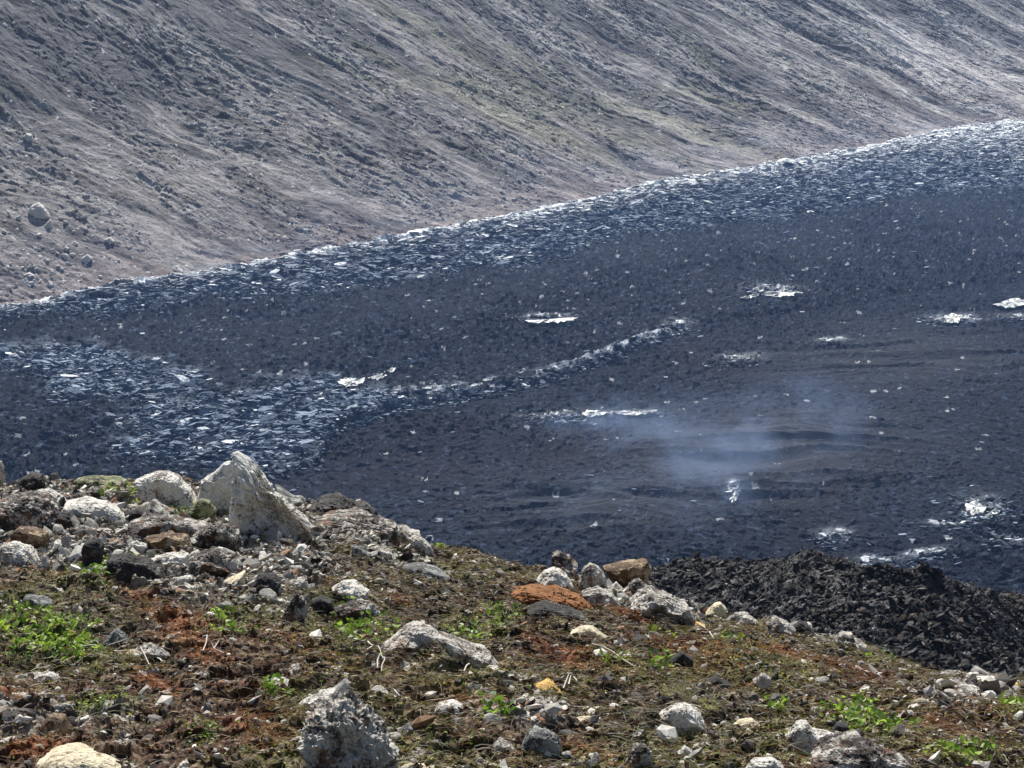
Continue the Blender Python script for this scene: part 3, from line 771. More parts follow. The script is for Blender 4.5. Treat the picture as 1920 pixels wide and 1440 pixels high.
 ('stone', [(192,1204),(204,1188),(218,1177),(236,1190),(244,1206),(218,1212)], 'grey', 'pointed blue grey stone below the orange moss on the left', .8, .06, 0),
 ('stone', [(244,1222),(262,1210),(282,1206),(306,1218),(324,1230),(300,1240),(264,1234)], 'pale', 'pale crested stone below the pointed blue grey one', .7, .09, .03),
 ('stone', [(38,1132),(46,1117),(60,1116),(96,1126),(106,1142),(66,1150),(42,1146)], 'grey', 'low grey stone above the big leafy patch', .8, .08, 0),
 ('rock', [(972,1400),(990,1370),(1028,1367),(1048,1380),(1060,1412),(1046,1430),(992,1428),(972,1416)], 'grey', 'grey lichen spotted boulder near the bottom, right of the middle', .8, .09, 0),
 ('rock', [(1034,1368),(1060,1352),(1100,1345),(1124,1347),(1120,1364),(1080,1370),(1044,1374)], 'cream', 'long cream coloured stone above the grey spotted boulder', .7, .07, 0),
 ('rock', [(1232,1340),(1258,1323),(1285,1319),(1310,1334),(1328,1366),(1306,1382),(1270,1372),(1246,1352)], 'white', 'white topped rock with a shaded front below the pale grass', .8, .08, .03),
 ('rock', [(1172,1430),(1184,1402),(1208,1391),(1226,1408),(1226,1446),(1182,1450)], 'pitted', 'dark spotted rock cut by the bottom edge, right of the middle', .8, .13, 0),
 ('stone', [(1270,1412),(1284,1398),(1298,1406),(1300,1424),(1278,1424)], 'white', 'small rounded white stone near the bottom edge', .8, .06, 0),
 ('rock', [(1462,1412),(1474,1378),(1492,1354),(1514,1352),(1528,1370),(1562,1380),(1590,1402),(1540,1412),(1494,1420)], 'white', 'humped white rock with a long tail at the lower right', .8, .1, 0),
 ('stone', [(1556,1374),(1568,1356),(1590,1358),(1594,1378),(1574,1386)], 'dark', 'round dark stone behind the tail of the humped white rock', .8, .05, 0),
 ('outcrop', [(1520,1416),(1566,1400),(1640,1396),(1668,1408),(1704,1420),(1736,1450),(1730,1475),(1560,1475),(1528,1440)], 'pitted', 'broad ledge with a dark hollow cut off by the bottom edge at the right', .8, .13, .04),
 ('stone', [(1372,1364),(1392,1352),(1412,1346),(1428,1360),(1404,1372),(1384,1372)], 'cream', 'cream wedge shaped stone left of the humped white rock', .8, .05, 0),
 ('rock', [(1434,1168),(1454,1154),(1478,1166),(1496,1180),(1470,1194),(1440,1188)], 'pale', 'pale grey rock on the ridge line against the black rubble', .8, .1, .03),
 ('stone', [(1484,1176),(1500,1162),(1516,1172),(1530,1186),(1508,1198),(1490,1190)], 'dark', 'dark rounded stone on the ridge line beside the pale grey rock', .8, .06, 0),
 ('rock', [(1560,1200),(1578,1183),(1597,1184),(1602,1196),(1626,1210),(1644,1238),(1612,1240),(1578,1220)], 'pale', 'pale stepped outcrop on the ridge line at the right, grass tuft at its foot', .7, .1, .04),
 ('ledge', [(1746,1270),(1778,1258),(1810,1264),(1852,1272),(1834,1282),(1786,1280)], 'pale', 'flat pale grey slab on the ridge line near the right edge', .8, .07, .04),
 ('ledge', [(1780,1284),(1808,1280),(1840,1296),(1860,1312),(1832,1312),(1800,1298)], 'white', 'slanting white rib below the flat pale grey slab', .7, .09, .05),
 ('stone', [(1872,1293),(1888,1283),(1908,1279),(1915,1290),(1896,1299)], 'yellow', 'yellow leaf shaped stone at the right edge', .7, .04, 0),
 ('rock', [(1728,1306),(1750,1290),(1778,1298),(1768,1314),(1742,1316)], 'white', 'white stone under the slanting rib', .8, .09, .03),
 ('rock', [(1816,1316),(1858,1314),(1898,1328),(1894,1340),(1850,1336),(1822,1328)], 'cream', 'long tan slab lying near the right edge', .7, .06, .04),
 ('stone', [(1658,1316),(1678,1303),(1698,1314),(1702,1326),(1672,1326)], 'white', 'small white flake on bare brown turf at the right', .7, .08, .02),
 ('rock', [(1322,1280),(1344,1268),(1370,1282),(1362,1292),(1330,1292)], 'dark', 'flat dark brown stone in the turf right of the middle', .8, .06, 0),
 ('stone', [(1410,1276),(1428,1262),(1446,1268),(1444,1284),(1424,1286)], 'pale', 'pale stone in the turf right of the flat dark brown one', .8, .08, 0),
 ('rock', [(1252,1240),(1278,1219),(1300,1234),(1302,1252),(1264,1254)], 'dark', 'dark grey stone right of the leafy sprig in the turf', .8, .08, 0),
 ('outcrop', [(1392,1446),(1410,1425),(1450,1418),(1474,1436),(1480,1470),(1396,1470)], 'white', 'white rock cut by the bottom edge, left of the broad ledge', .8, .1, .03),
 ('rock', [(918,1400),(936,1385),(958,1394),(970,1410),(940,1420)], 'pale', 'low pale stone left of the grey spotted boulder', .8, .08, 0),
 ('rock', [(748,1440),(775,1433),(815,1436),(830,1460),(760,1465)], 'cream', 'cream stone top showing at the bottom edge in the middle', .8, .06, 0),
 ('rock', [(20,1270),(50,1262),(96,1262),(120,1272),(90,1282),(40,1284)], 'white', 'long white root like stone under the big leafy patch', .6, .09, .02),
 ('moss_cushion', [(948,1108),(985,1099),(1040,1107),(1095,1124),(1126,1146),(1116,1156),(1060,1142),(1000,1130),(962,1120)], 'orange', 'rust orange moss cushion on the slope below the middle rock cluster', .8, .16, 0),
 ('rock', [(985,1146),(1020,1134),(1060,1140),(1100,1154),(1112,1164),(1080,1174),(1020,1172),(990,1160)], 'dark', 'black shape standing for the shadow under the orange moss cushion', .8, .08, 0),  # dark body stands in for the shade beneath the overhang
]
for i, (nm, pts, mt, lab, th_, ro_, stt) in enumerate(NEAR_ROCKS):
    outline_rock(nm, pts, mt, lab, {'ledge': 'rock ledge', 'moss_cushion': 'moss'}.get(nm, nm), th_, ro_, seed=i * 7, strata=stt)

HILL_ROCKS = [
 ('boulder', [(52,394),(60,383),(71,378),(84,388),(98,405),(90,412),(75,411),(62,408),(54,400)], 'hill', 'largest pale boulder on the far hillside, at the left edge'),
 ('rock', [(79,425),(90,416),(95,411),(101,428),(90,431)], 'hill', 'pointed grey rock just below the largest boulder on the hillside'),
 ('rock', [(42,255),(51,249),(60,253),(65,265),(52,264)], 'hill', 'pale rock alone high on the left of the hillside'),
 ('rock', [(12,392),(18,396),(25,408),(16,406)], 'hill', 'thin white stone left of the largest boulder'),
 ('rock', [(29,407),(38,403),(40,413),(32,414)], 'hill', 'small white stone between the thin white stone and the largest boulder'),
 ('rock', [(323,502),(332,497),(345,508),(336,513)], 'hill', 'pale rock at the foot of the hill close to the lava edge'),
 ('rock', [(194,449),(205,444),(216,452),(213,461),(198,459)], 'hill', 'grey lump with white top right of the largest boulder'),
 ('rock', [(153,483),(163,476),(174,484),(168,492),(155,490)], 'hill', 'pale block in the stony ground low on the left of the hill'),
 ('rock', [(85,534),(92,526),(100,534),(96,540)], 'hill', 'cone shaped white stone in the stony corner above the lava'),
 ('rock', [(239,523),(246,518),(254,522),(250,528)], 'hill', 'small white block near the lava edge on the left'),
 ('boulder', [(566,468),(574,461),(586,463),(588,475),(570,476)], 'dark', 'dark boulder sitting right at the edge of the lava'),
 ('rock', [(935,424),(944,416),(952,421),(950,430),(938,430)], 'dark', 'dark rock breaking the white rim of the lava'),
 ('rock', [(42,515),(55,511),(66,516),(55,521)], 'hill', 'flat white stone in the stony lower left of the hill'),
 ('rock', [(134,457),(140,451),(147,456),(142,463)], 'hill', 'white stone below and right of the largest boulder'),
]
for i, (nm, pts, mt, lab) in enumerate(HILL_ROCKS):
    outline_rock(nm, pts, mt, lab, nm, .8, .07, seed=900 + i * 7, where='hill', sub=4)

# loose stones one can count, of a few kinds
def proto_stone(seed, flat):
    rng = np.random.default_rng(seed)
    D, F = ico(3)
    V = D * facets(D, rng, 12, .6, .92)[:, None] * (1 + .10 * n3(D, seed, 2.2) + .06 * n3(D, seed + 3, 6))[:, None]
    V = V * np.array([1, rng.uniform(.65, .9), flat])
    return mesh_np('stone', V, F)
KINDS = [('white', 'small whitish stone', 'small whitish stones on the near slope', 62),
         ('pitted', 'small white flecked brown stone', 'small flecked stones on the near slope', 60),
         ('grey', 'small grey stone', 'small grey stones on the near slope', 42),
         ('dark', 'small black stone', 'small black stones on the near slope', 36),
         ('cream', 'small cream stone', 'small cream stones on the near slope', 12)]
LAND = [(60,905,'the dark ridge boulder'),(195,912,'the olive block'),(310,920,'the rounded white boulder'),(500,940,'the peaked boulder'),(40,970,'the outcrop at the left edge'),(180,955,'the thin cream ledge'),(55,1010,'the rusty stone'),(175,1032,'the upright reddish stone'),
        (250,1070,'the black layered slab'),(405,1060,'the brown pitted rock'),(432,1092,'the smooth cream stone'),(500,1095,'the rounded charcoal rock'),(320,990,'the long low pale ledge'),(650,955,'the dark topped outcrop'),(680,1000,'the lichen covered bedrock'),(775,1015,'the cracked outcrop'),
        (790,1070,'the low smooth grey rock'),(655,1105,'the pinkish white rock'),(555,1145,'the crusted spur'),(1055,1060,'the dark spotted rock'),(1040,1085,'the white rock of the middle cluster'),(1175,1075,'the brown saddle shaped block'),(1250,1135,'the long pale outcrop'),(1342,1142,'the round cream topped stone'),
        (1392,1162,'the low pale ridge rock'),(1100,1192,'the thin cream flake'),(1010,1300,'the yellow ochre rock'),(850,1338,'the smooth bright white rock'),(785,1372,'the flat blue grey rock'),(650,1360,'the big crooked rock'),(820,1215,'the long curved ledge'),(540,1288,'the narrow white rib'),(105,1365,'the round grey brown stone'),
        (150,1435,'the cracked cream slab'),(338,1372,'the grey stone with the white patch'),(218,1195,'the pointed blue grey stone'),(280,1222,'the pale crested stone'),(60,1200,'the largest leafy plant'),(1015,1400,'the grey spotted boulder'),(1080,1358,'the long cream stone'),(1285,1350,'the white topped rock'),(1200,1420,'the dark spotted bottom rock'),
        (1510,1385,'the humped white rock'),(1630,1430,'the broad bottom ledge'),(1460,1172,'the pale grey ridge rock'),(1600,1210,'the stepped outcrop'),(1800,1268,'the flat grey ridge slab'),(1820,1295,'the slanting white rib'),(1893,1290,'the yellow stone'),(1345,1282,'the flat dark brown stone'),(1275,1238,'the dark grey turf stone'),(1178,1210,'the white flowers'),(1640,1365,'the wide leafy mat'),(1850,1400,'the bottom right corner'),(1480,1260,'the small straw tuft')]
HLAND = [(75,395,'the largest hillside boulder'),(53,257,'the highest lone rock'),(335,505,'the foot rock by the lava'),(205,453,'the white topped lump'),(163,483,'the pale block'),(92,533,'the cone shaped stone'),(246,523,'the small white block'),(576,468,'the dark boulder on the shore'),(20,590,'the left end of the shore')]
USED = set()
def place_label(what, px, py, land):
    o_ = sorted(land, key=lambda q: (q[0] - px) ** 2 + ((q[1] - py) * 1.4) ** 2)
    for q in o_[:6]:
        dx, dy = px - q[0], (py - q[1]) * 1.4; r = math.hypot(dx, dy)
        hor = 'left' if dx < 0 else 'right'; ver = 'above' if dy < 0 else 'below'
        how = 'just' if r < 45 else ('a little way' if r < 95 else 'well')
        if abs(dx) > 2.2 * abs(dy): w_ = hor + ' of'
        elif abs(dy) > 2.2 * abs(dx): w_ = ver
        else: w_ = ver + ' and ' + hor + ' of'
        for size in ('', 'nearest ', 'farther '):
            t = '%s%s %s %s %s' % (size, what, how, w_, q[2])
            if t not in USED and len(t.split()) <= 16 and size != 'nearest ':
                USED.add(t); return t
    return None
def near_px_sample(rng, top=True):
    while True:
        px = rng.uniform(-20, 1940); py = rng.uniform(900, 1450)
        if py > np.interp(px, [p[0] for p in CR], [p[1] for p in CR]) + 4:
            return px, py
rs = np.random.default_rng(77)
for kn, lab, grp, cnt in KINDS:
    protos = []
    for k in range(5):
        pm = proto_stone(int(rs.integers(1e6)), rs.uniform(.45, .75)); pm.materials.append(RM[kn]); protos.append(pm)
    src = None
    for i in range(cnt):
        px, py = near_px_sample(rs)
        if rs.random() < .45:
            px, py = rs.normal([250, 500, 1830][i % 3], 160), rs.normal([1020, 1080, 1320][i % 3], 40)
            if py < np.interp(px, [p[0] for p in CR], [p[1] for p in CR]) + 6 or not (-10 < px < 1930): px, py = near_px_sample(rs)
        lb = place_label(lab, px, py, LAND)
        if lb is None: continue
        x, y = hit_near(px, py)
        z = float(near_height(np.array([[x]]), np.array([[y]]))[0][0, 0])
        if src is None:
            src = bpy.data.objects.new('stone', protos[0]); o = src
        else:
            o = src.copy(); o.data = protos[i % 5]
        COL.objects.link(o)
        r = float(np.clip(rs.lognormal(-3.75, .38), .012, .06))
        o.scale = (r, r, r)
        o.location = (x, y, z - r * .1)
        o.rotation_euler = (rs.normal(0, .3), rs.normal(0, .3), rs.uniform(0, 6.28))
        tag(o, lb, 'stone', grp)
protos = []
for k in range(4):
    pm = proto_stone(5000 + k, .65); pm.materials.append(RM['hill']); protos.append(pm)
src = None
for i in range(104):
    if i < 70: px, py = rs.normal(110, 95), rs.normal(500, 45)
    else: px, py = rs.uniform(0, 1900), rs.uniform(20, 440)
    if py > np.interp(px, [p[0] for p in EDGE_PX], [p[1] for p in EDGE_PX]) - 8 or px < 3: continue
    lb = place_label('pale stone', px, py, HLAND) if i < 70 else 'small pale stone alone on the bare upper scree of the far hillside'
    if lb is None or (i >= 70 and px < 300 and py > 200): continue
    x, y, z = hit_hill(px, py)
    if src is None: src = bpy.data.objects.new('stone', protos[0]); o = src
    else: o = src.copy(); o.data = protos[i % 4]
    COL.objects.link(o)
    r = float(rs.uniform(.22, .55)) * (1.25 if i < 70 else .9)
    o.scale = (r, r, r)
    a, b = hill_ab(x, y)
    g, _ = hill_relief(np.array([[a]]), np.array([[b]]))
    o.location = (x, y, float(hill_base(np.array(a), np.array(b))) + float(g[0, 0]) + r * .2)
    o.rotation_euler = (rs.normal(0, .3), rs.normal(0, .3), rs.uniform(0, 6.28))
    tag(o, lb, 'stone', 'pale stones low on the far hillside' if i < 70 else 'pale stones high on the far hillside')

# ------------------------------------------------------------------ single bright crust slabs on the lava
def slab_mat(name, c, r):
    m, n, l, b = mat(name)
    t = noise_node(n, l, 1.2, 6, .65)
    l.new(mult(n, l, ramp(n, l, t.outputs[0], [(.40, .06), (.50, .7), (.7, 1.15)]).outputs[0], c), b.inputs['Base Color'])
    b.inputs['Roughness'].default_value = r
    bump(n, l, b, t.outputs[0], .6, .08)
    return m
M_SLAB = slab_mat('crust_slab', (.58, .60, .58), .45)
SLABS = [
 ([(632,714),(650,708),(672,711),(686,708),(680,718),(662,724),(645,724)], 'bright white crust slab on dark lava, left end of the pair'),
 ([(690,710),(705,706),(722,697),(735,689),(743,690),(730,702),(708,711)], 'slender curved white crust slab rising to the right of its wider neighbour'),
 ([(1425,553),(1440,547),(1458,546),(1470,541),(1482,545),(1502,548),(1488,553),(1462,556),(1440,554)], 'wide white crust slab alone on the lava right of the middle'),
 ([(1390,558),(1405,553),(1424,551),(1416,557),(1402,559)], 'narrow white crust slab touching the left tip of the wide one'),
 ([(968,598),(1000,601),(1030,598),(1060,596),(1088,595),(1066,602),(1030,605),(1000,605)], 'long thin pale crust slab in the middle of the older lava'),
 ([(1090,775),(1105,769),(1130,771),(1150,770),(1130,777),(1100,781)], 'crust slab with its glint painted white, left end of the bright streak'),  # glint of the streak put into the slab's pale colour
 ([(1148,771),(1172,770),(1196,772),(1228,769),(1222,775),(1192,778),(1160,776)], 'thin crust slab with its glint painted white, right end of the bright streak'),  # same glint, painted as pale slab colour
 ([(1366,916),(1378,914),(1388,918),(1382,924),(1372,926)], 'white crust slab above the curl in the wisp of gas'),
 ([(1366,936),(1374,926),(1386,922),(1382,934),(1374,944)], 'small white crust slab below the curl, lower of the two'),
 ([(1808,946),(1826,938),(1850,948),(1842,960),(1822,966)], 'white crust slab in the bright cluster near the right edge'),
 ([(1832,972),(1850,962),(1870,952),(1882,948),(1872,962),(1852,974)], 'slanting white crust slab at the lower right of the bright cluster'),
 ([(1722,1038),(1740,1030),(1776,1025),(1772,1032),(1742,1038)], 'long white crust slab just above the dark spur at the right'),
 ([(1768,594),(1788,588),(1806,594),(1796,604),(1776,604)], 'white crust slab in the small bright patch high at the right'),
 ([(1866,570),(1900,560),(1930,562),(1924,572),(1888,576)], 'pale crust slab cut off by the right edge below the shore'),
]
for i, (pts, lab) in enumerate(SLABS):
    P = np.array(pts, float)
    cxp, cyp = P.mean(0)
    X0, Y0_ = hit_plane(cxp, cyp, 2.0)
    qx, qy = proj(np.array([[X0]]), np.array([[Y0_]]), np.array([[.6]]))
    zc = float(lava_height(np.array([[X0]]), np.array([[Y0_]]), qx, qy)[0][0, 0]) + .45
    X, Y = hit_plane(P[:, 0], P[:, 1], zc)
    # tilt towards the sun-side a little, as broken plates lie
    cx_, cy_ = X.mean(), Y.mean()
    ns = len(P); rr_ = np.random.default_rng(i)
    sub = 5
    ring = np.stack([X - cx_, Y - cy_], -1)
    ring = np.concatenate([ring[j] + (ring[(j + 1) % ns] - ring[j]) * np.linspace(0, 1, sub, endpoint=False)[:, None] for j in range(ns)])
    m_ = len(ring)
    ring *= (1 + rr_.normal(0, .09, (m_, 1)))
    V = [(0, 0, .12)]
    for f_, dz in ((.5, .05), (1.0, 0.0), (.97, -.12), (.6, -.7)):
        for (a_, b_) in ring: V.append((a_ * f_, b_ * f_, dz + rr_.normal(0, .09)))
    F = [[0, 1 + j, 1 + (j + 1) % m_] for j in range(m_)]
    for lv in range(3):
        o1 = 1 + lv * m_; o2 = o1 + m_
        for j in range(m_):
            k_ = (j + 1) % m_
            F += [[o1 + j, o2 + j, o2 + k_], [o1 + j, o2 + k_, o1 + k_]]
    o = obj('crust_slab', mesh_np('crust_slab', np.array(V), F), M_SLAB)
    o.location = (cx_, cy_, zc)
    tag(o, lab, 'lava slab')

# ------------------------------------------------------------------ leafy plants, grass, twigs
def leaf_mat(name, c, tr):
    m, n, l, b = mat(name)
    a = n.new('ShaderNodeVertexColor'); a.layer_name = 'col'
    l.new(a.outputs[0], b.inputs['Base Color'])
    b.inputs['Roughness'].default_value = .55
    td = n.new('ShaderNodeBsdfTranslucent')
    l.new(a.outputs[0], td.inputs[0])
    mx = n.new('ShaderNodeMixShader'); mx.inputs[0].default_value = tr
    out = n['Material Output']
    l.new(b.outputs[0], mx.inputs[1]); l.new(td.outputs[0], mx.inputs[2]); l.new(mx.outputs[0], out.inputs[0])
    return m
M_LEAF = leaf_mat('leaf', None, .45)
M_GRASS = leaf_mat('grass_blade', None, .3)
def leaves(P, size, rng, c0, c1, lean=.6):
    """one cupped leaf of eight triangles per point"""
    n = len(P)
    az = rng.uniform(0, 2 * np.pi, n); el = rng.uniform(.0, lean * 1.6, n); tw = rng.normal(0, .5, n)
    d = np.stack([np.cos(az) * np.cos(el), np.sin(az) * np.cos(el), np.sin(el)], -1)
    sv = np.stack([-np.sin(az), np.cos(az), np.sin(tw)], -1); sv /= np.linalg.norm(sv, axis=1)[:, None]
    up = np.cross(d, sv)
    up *= np.sign(up[:, 2:3] + 1e-9)
    L = size * rng.uniform(.6, 1.25, n); Wd = L * rng.uniform(.35, .55, n)
    prof = [(0, 0, 0), (.35, .9, .16), (.75, .85, .14), (1.0, 0, -.08), (.75, -.85, .14), (.35, -.9, .16), (.45, 0, -.02)]
    V = np.stack([P + d * (L * a)[:, None] + sv * (Wd * b)[:, None] + up * (L * c)[:, None] for a, b, c in prof], 1)
    f = np.array([[0, 1, 6], [1, 2, 6], [2, 3, 6], [3, 4, 6], [4, 5, 6], [5, 0, 6]])
    F = (f[None] + (np.arange(n) * 7)[:, None, None]).reshape(-1, 3)
    g = rng.random(n)[:, None]
    C = np.array(c0)[None] * (1 - g) + np.array(c1)[None] * g
    C = np.concatenate([C * rng.uniform(.7, 1.15, n)[:, None], np.ones((n, 1))], -1)
    return V.reshape(-1, 3), F, np.repeat(C, 7, 0)
def blades(P, length, width, rng, cols, lean=(.1, 1.0), droop=.5, az=None, segs=4):
    n = len(P)
    if az is None: az = rng.uniform(0, 2 * np.pi, n)
    el = rng.uniform(lean[0], lean[1], n)
    L = length * rng.uniform(.5, 1.3, n)
    d = np.stack([np.cos(az) * np.cos(el), np.sin(az) * np.cos(el), np.sin(el)], -1)
    s0 = np.stack([-np.sin(az), np.cos(az), np.zeros(n)], -1)
    up = np.array([0, 0, 1.0])
    side = s0 * .5 + np.cross(d, s0) * .8
    curve = rng.normal(0, .35, n)
    V = []
    for k in range(segs + 1):
        t = k / segs
        p = P + d * (L * t)[:, None] - up[None] * (droop * L * t * t)[:, None] + s0 * (curve * L * t * t)[:, None]
        wv = width * (1 - .8 * t ** 1.5)
        V += [p - side * wv * .5, p + side * wv * .5]
    V = np.stack(V, 1)
    f = []
    for k in range(segs): f += [[2 * k, 2 * k + 1, 2 * k + 3], [2 * k, 2 * k + 3, 2 * k + 2]]
    F = (np.array(f)[None] + (np.arange(n) * 2 * (segs + 1))[:, None, None]).reshape(-1, 3)
    cols = np.array(cols); C = cols[rng.integers(0, len(cols), n)] * rng.uniform(.6, 1.3, n)[:, None]
    C = np.concatenate([C, np.ones((n, 1))], -1)
    return V.reshape(-1, 3), F, np.repeat(C, 2 * (segs + 1), 0)
def ground_pts(cx, cy, rx, ry, n, rng):
    out = []
    for _ in range(n):
        a = rng.uniform(0, 6.283); q = math.sqrt(rng.random())
        px = cx + rx * q * math.cos(a); py = cy + ry * q * math.sin(a) + rng.normal(0, ry * .12)
        if fbm(np.array([px / 22.]), np.array([py / 10.]), 33, 3)[0] < -.22: continue
        out.append(hit_near(px, py))
    A = np.array(out)
    X, Y = A[:, 0:1], A[:, 1:2]
    Z = near_height(X, Y)[0]
    return np.concatenate([X, Y, Z], 1)
PL = ['bright leafy plant on the ridge between the olive block and the white boulder', 'thin green growth below the rounded white boulder', 'grassy green tuft below the peaked boulder',
      'light green leafy plant under the upright reddish stone', 'largest leafy plant, at the left edge', 'broad leaved clump at the lower right of the largest leafy plant', 'green growth above the largest leafy plant',
      'low leafy plant left of the middle above brown turf', 'leafy plant above the left end of the long curved ledge', 'leafy mat above the right end of the long curved ledge', 'round bright green cushion near the bottom left',
      'pale green feathery patch near the bottom left', 'small leafy sprig left of the big crooked rock', 'dark green leafy sprig left of the dark grey stone in the turf', 'narrow green strip below the long pale outcrop',
      'yellow green strip below the round cream topped stone', 'leafy plant right of the round dark stone', 'wide leafy mat at the lower right', 'leafy mat cut by the bottom edge at the right', 'sparse green leaves below the crusted spur',
      'green fringe left of the black shadow shape under the moss cushion', 'small leafy clump at the right edge', 'thin sprig in the turf left of the wide leafy mat', 'faint green patch right of the cream coloured stone', 'yellow green fringe along the ridge line left of the middle',
      'green strip at the foot of the stepped outcrop', 'yellow leaves beside the dark green sprig', 'small bright sprig right of the smooth white rock']
for i, (g, lab) in enumerate(zip(GREENS, PL)):
    cx, cy, rx, ry = g
    rng = np.random.default_rng(3000 + i)
    P = ground_pts(cx, cy, rx, ry, int(18 + rx * ry * (.13 if i in (0, 4, 5, 10, 17) else .09)), rng)
    P[:, 2] += rng.uniform(.0, .028, len(P))
    V, F, C = leaves(P, .027 if i not in (10, 2, 11) else .014, rng, (.06, .15, .012), (.38, .52, .07) if i not in (15, 24, 26, 14) else (.42, .42, .07), .7)
    root = bpy.data.objects.new('leafy_plant', None); COL.objects.link(root)
    c0 = P.mean(0); root.location = c0
    tag(root, lab, 'plant')
    o = obj('leaves', mesh_np('leaves', V - c0, F, C), M_LEAF, root)
    V, F, C = blades(P[::2] - c0, .035, .0025, rng, [(.12, .2, .03), (.2, .2, .06), (.3, .22, .08)], (.3, 1.3), .2)
    obj('stems', mesh_np('stems', V, F, C), M_GRASS, root)
TUFTS = [(1630, 1228, 14, 6, 160, .09, [(.30, .33, .10), (.42, .40, .18)], 'yellow green grass tuft at the foot of the stepped outcrop'),
         (1170, 1345, 6, 4, 60, .13, [(.50, .55, .42), (.36, .44, .28)], 'pale star shaped rosette of grass at the bottom right of the middle'),
         (1272, 1300, 34, 10, 240, .08, [(.45, .40, .24), (.36, .36, .16)], 'patch of pale dry grass above the white topped rock'),
         (1325, 1335, 22, 14, 120, .07, [(.48, .46, .22), (.38, .38, .16)], 'pale yellow grass right of the white topped rock'),
         (572, 1350, 10, 26, 150, .10, [(.10, .12, .04), (.2, .19, .08)], 'dark hanging grass on the left side of the big crooked rock'),
         (1480, 1262, 6, 6, 50, .07, [(.36, .36, .16), (.5, .45, .25)], 'small straw coloured tuft in the turf at the right'),
         (600, 1318, 14, 5, 40, .05, [(.2, .26, .08)], 'thin grass along the pale spike of the big crooked rock'),
         (90, 1160, 40, 6, 150, .07, [(.22, .26, .08), (.36, .34, .18)], 'fine grass fringe above the largest leafy plant'),
         (530, 960, 34, 24, 260, .06, [(.36, .25, .14), (.5, .40, .25), (.16, .10, .06), (.09, .06, .04)], 'brown dead grass combed down the right flank of the peaked boulder'),
         (1430, 1290, 70, 10, 160, .06, [(.34, .27, .14), (.45, .38, .22)], 'straw grass in the turf right of the flat dark brown stone')]
for i, (cx, cy, rx, ry, n_, L_, cols, lab) in enumerate(TUFTS):
    rng = np.random.default_rng(4000 + i)
    P = ground_pts(cx, cy, rx, ry, n_, rng)
    if i == 8:
        from mathutils.bvhtree import BVHTree
        VV, FF = o_VF['tall peaked boulder, highest point of the near ridge, brown grass on its right flank']
        bv = BVHTree.FromPolygons([tuple(v) for v in VV], [tuple(int(q) for q in f_) for f_ in FF])
        P = []
        for _ in range(420):
            t_ = rng.random(); qx = 478 + 100 * t_ + rng.normal(0, 11); qy = 905 + 85 * t_ + rng.normal(0, 14) + 8
            h_, a_, b_ = ray(qx, qy)
            hit = bv.ray_cast(Vector((0, 0, CAMZ)), Vector((float(h_), float(a_), float(b_))).normalized())
            if hit[0] is not None: P.append(np.array(hit[0]))
        P = np.array(P)
    V, F, C = blades(P, L_, .0028, rng, cols, (.2, 1.2) if i != 8 else (-.7, .6), .5, az=None if i != 8 else rng.normal(-.5, .9, len(P)))
    c0 = P.mean(0)
    o = obj('grass_tuft', mesh_np('grass_tuft', V - c0, F, C), M_GRASS); o.location = c0
    tag(o, lab, 'grass tuft')
# white flowers
root = bpy.data.objects.new('flower', None); COL.objects.link(root)
fx, fy = hit_near(1178, 1215); fz = float(near_height(np.array([[fx]]), np.array([[fy]]))[0][0, 0])
root.location = (fx, fy, fz); tag(root, 'plant with two white flower heads on a forked stem in brown turf', 'flower')
M_PETAL = mat('petal')[0]; M_PETAL.node_tree.nodes['Principled BSDF'].inputs['Base Color'].default_value = (.8, .8, .76, 1)
def tube(pts, r0, r1, ns=6):
    pts = [Vector(p) for p in pts]; V = []; F = []
    for i, p in enumerate(pts):
        d = (pts[min(i + 1, len(pts) - 1)] - pts[max(i - 1, 0)]).normalized()
        a = d.orthogonal().normalized(); b = d.cross(a); r = r0 + (r1 - r0) * i / (len(pts) - 1)
        for k in range(ns):
            t = 2 * math.pi * k / ns; V.append(p + (a * math.cos(t) + b * math.sin(t)) * r)
    for i in range(len(pts) - 1):
        for k in range(ns):
            k2 = (k + 1) % ns; F.append([i * ns + k, i * ns + k2, (i + 1) * ns + k2, (i + 1) * ns + k])
    return np.array([v[:] for v in V]), np.array(F)
def join_t(parts):
    Vs, Fs, o_ = [], [], 0
    for V, F in parts: Vs.append(V); Fs.append(F + o_); o_ += len(V)
    return np.concatenate(Vs), np.concatenate(Fs)
pxm = fy / FPX
V, F = join_t([tube([(0, 0, 0), (2 * pxm, 0, 6 * pxm), (14 * pxm, 0, 14 * pxm), (20 * pxm, 0, 18 * pxm)], .002, .0015), tube([(0, 0, .004), (-8 * pxm, 0, 4 * pxm), (-14 * pxm, 0, 8 * pxm)], .002, .0015), tube([(20 * pxm, 0, 20 * pxm), (14 * pxm, 0, 30 * pxm)], .0012, .001)])
M_STEM = mat('stem')[0]; M_STEM.node_tree.nodes['Principled BSDF'].inputs['Base Color'].default_value = (.35, .38, .18, 1)
obj('stem', mesh_np('stem', V, F), M_STEM, root)
for (dx, dz) in ((20, 20), (-17, 11)):
    rr_ = np.random.default_rng(dx + 50); V = [(0, 0, 0)]; F = []
    for k in range(10):
        a = 2 * math.pi * k / 10; q = (.9 if k % 2 else 1.15) * 5.5 * pxm
        V.append((math.cos(a) * q, -.004 + rr_.normal(0, .002), math.sin(a) * q * 1.05))
    for k in range(10): F.append([0, 1 + k, 1 + (k + 1) % 10])
    V += [(0, .006, 0)]
    for k in range(10): F.append([11, 1 + (k + 1) % 10, 1 + k])
    o = obj('flower_head', mesh_np('flower_head', np.array(V), F), M_PETAL, root); o.location = (dx * pxm, 0, dz * pxm)

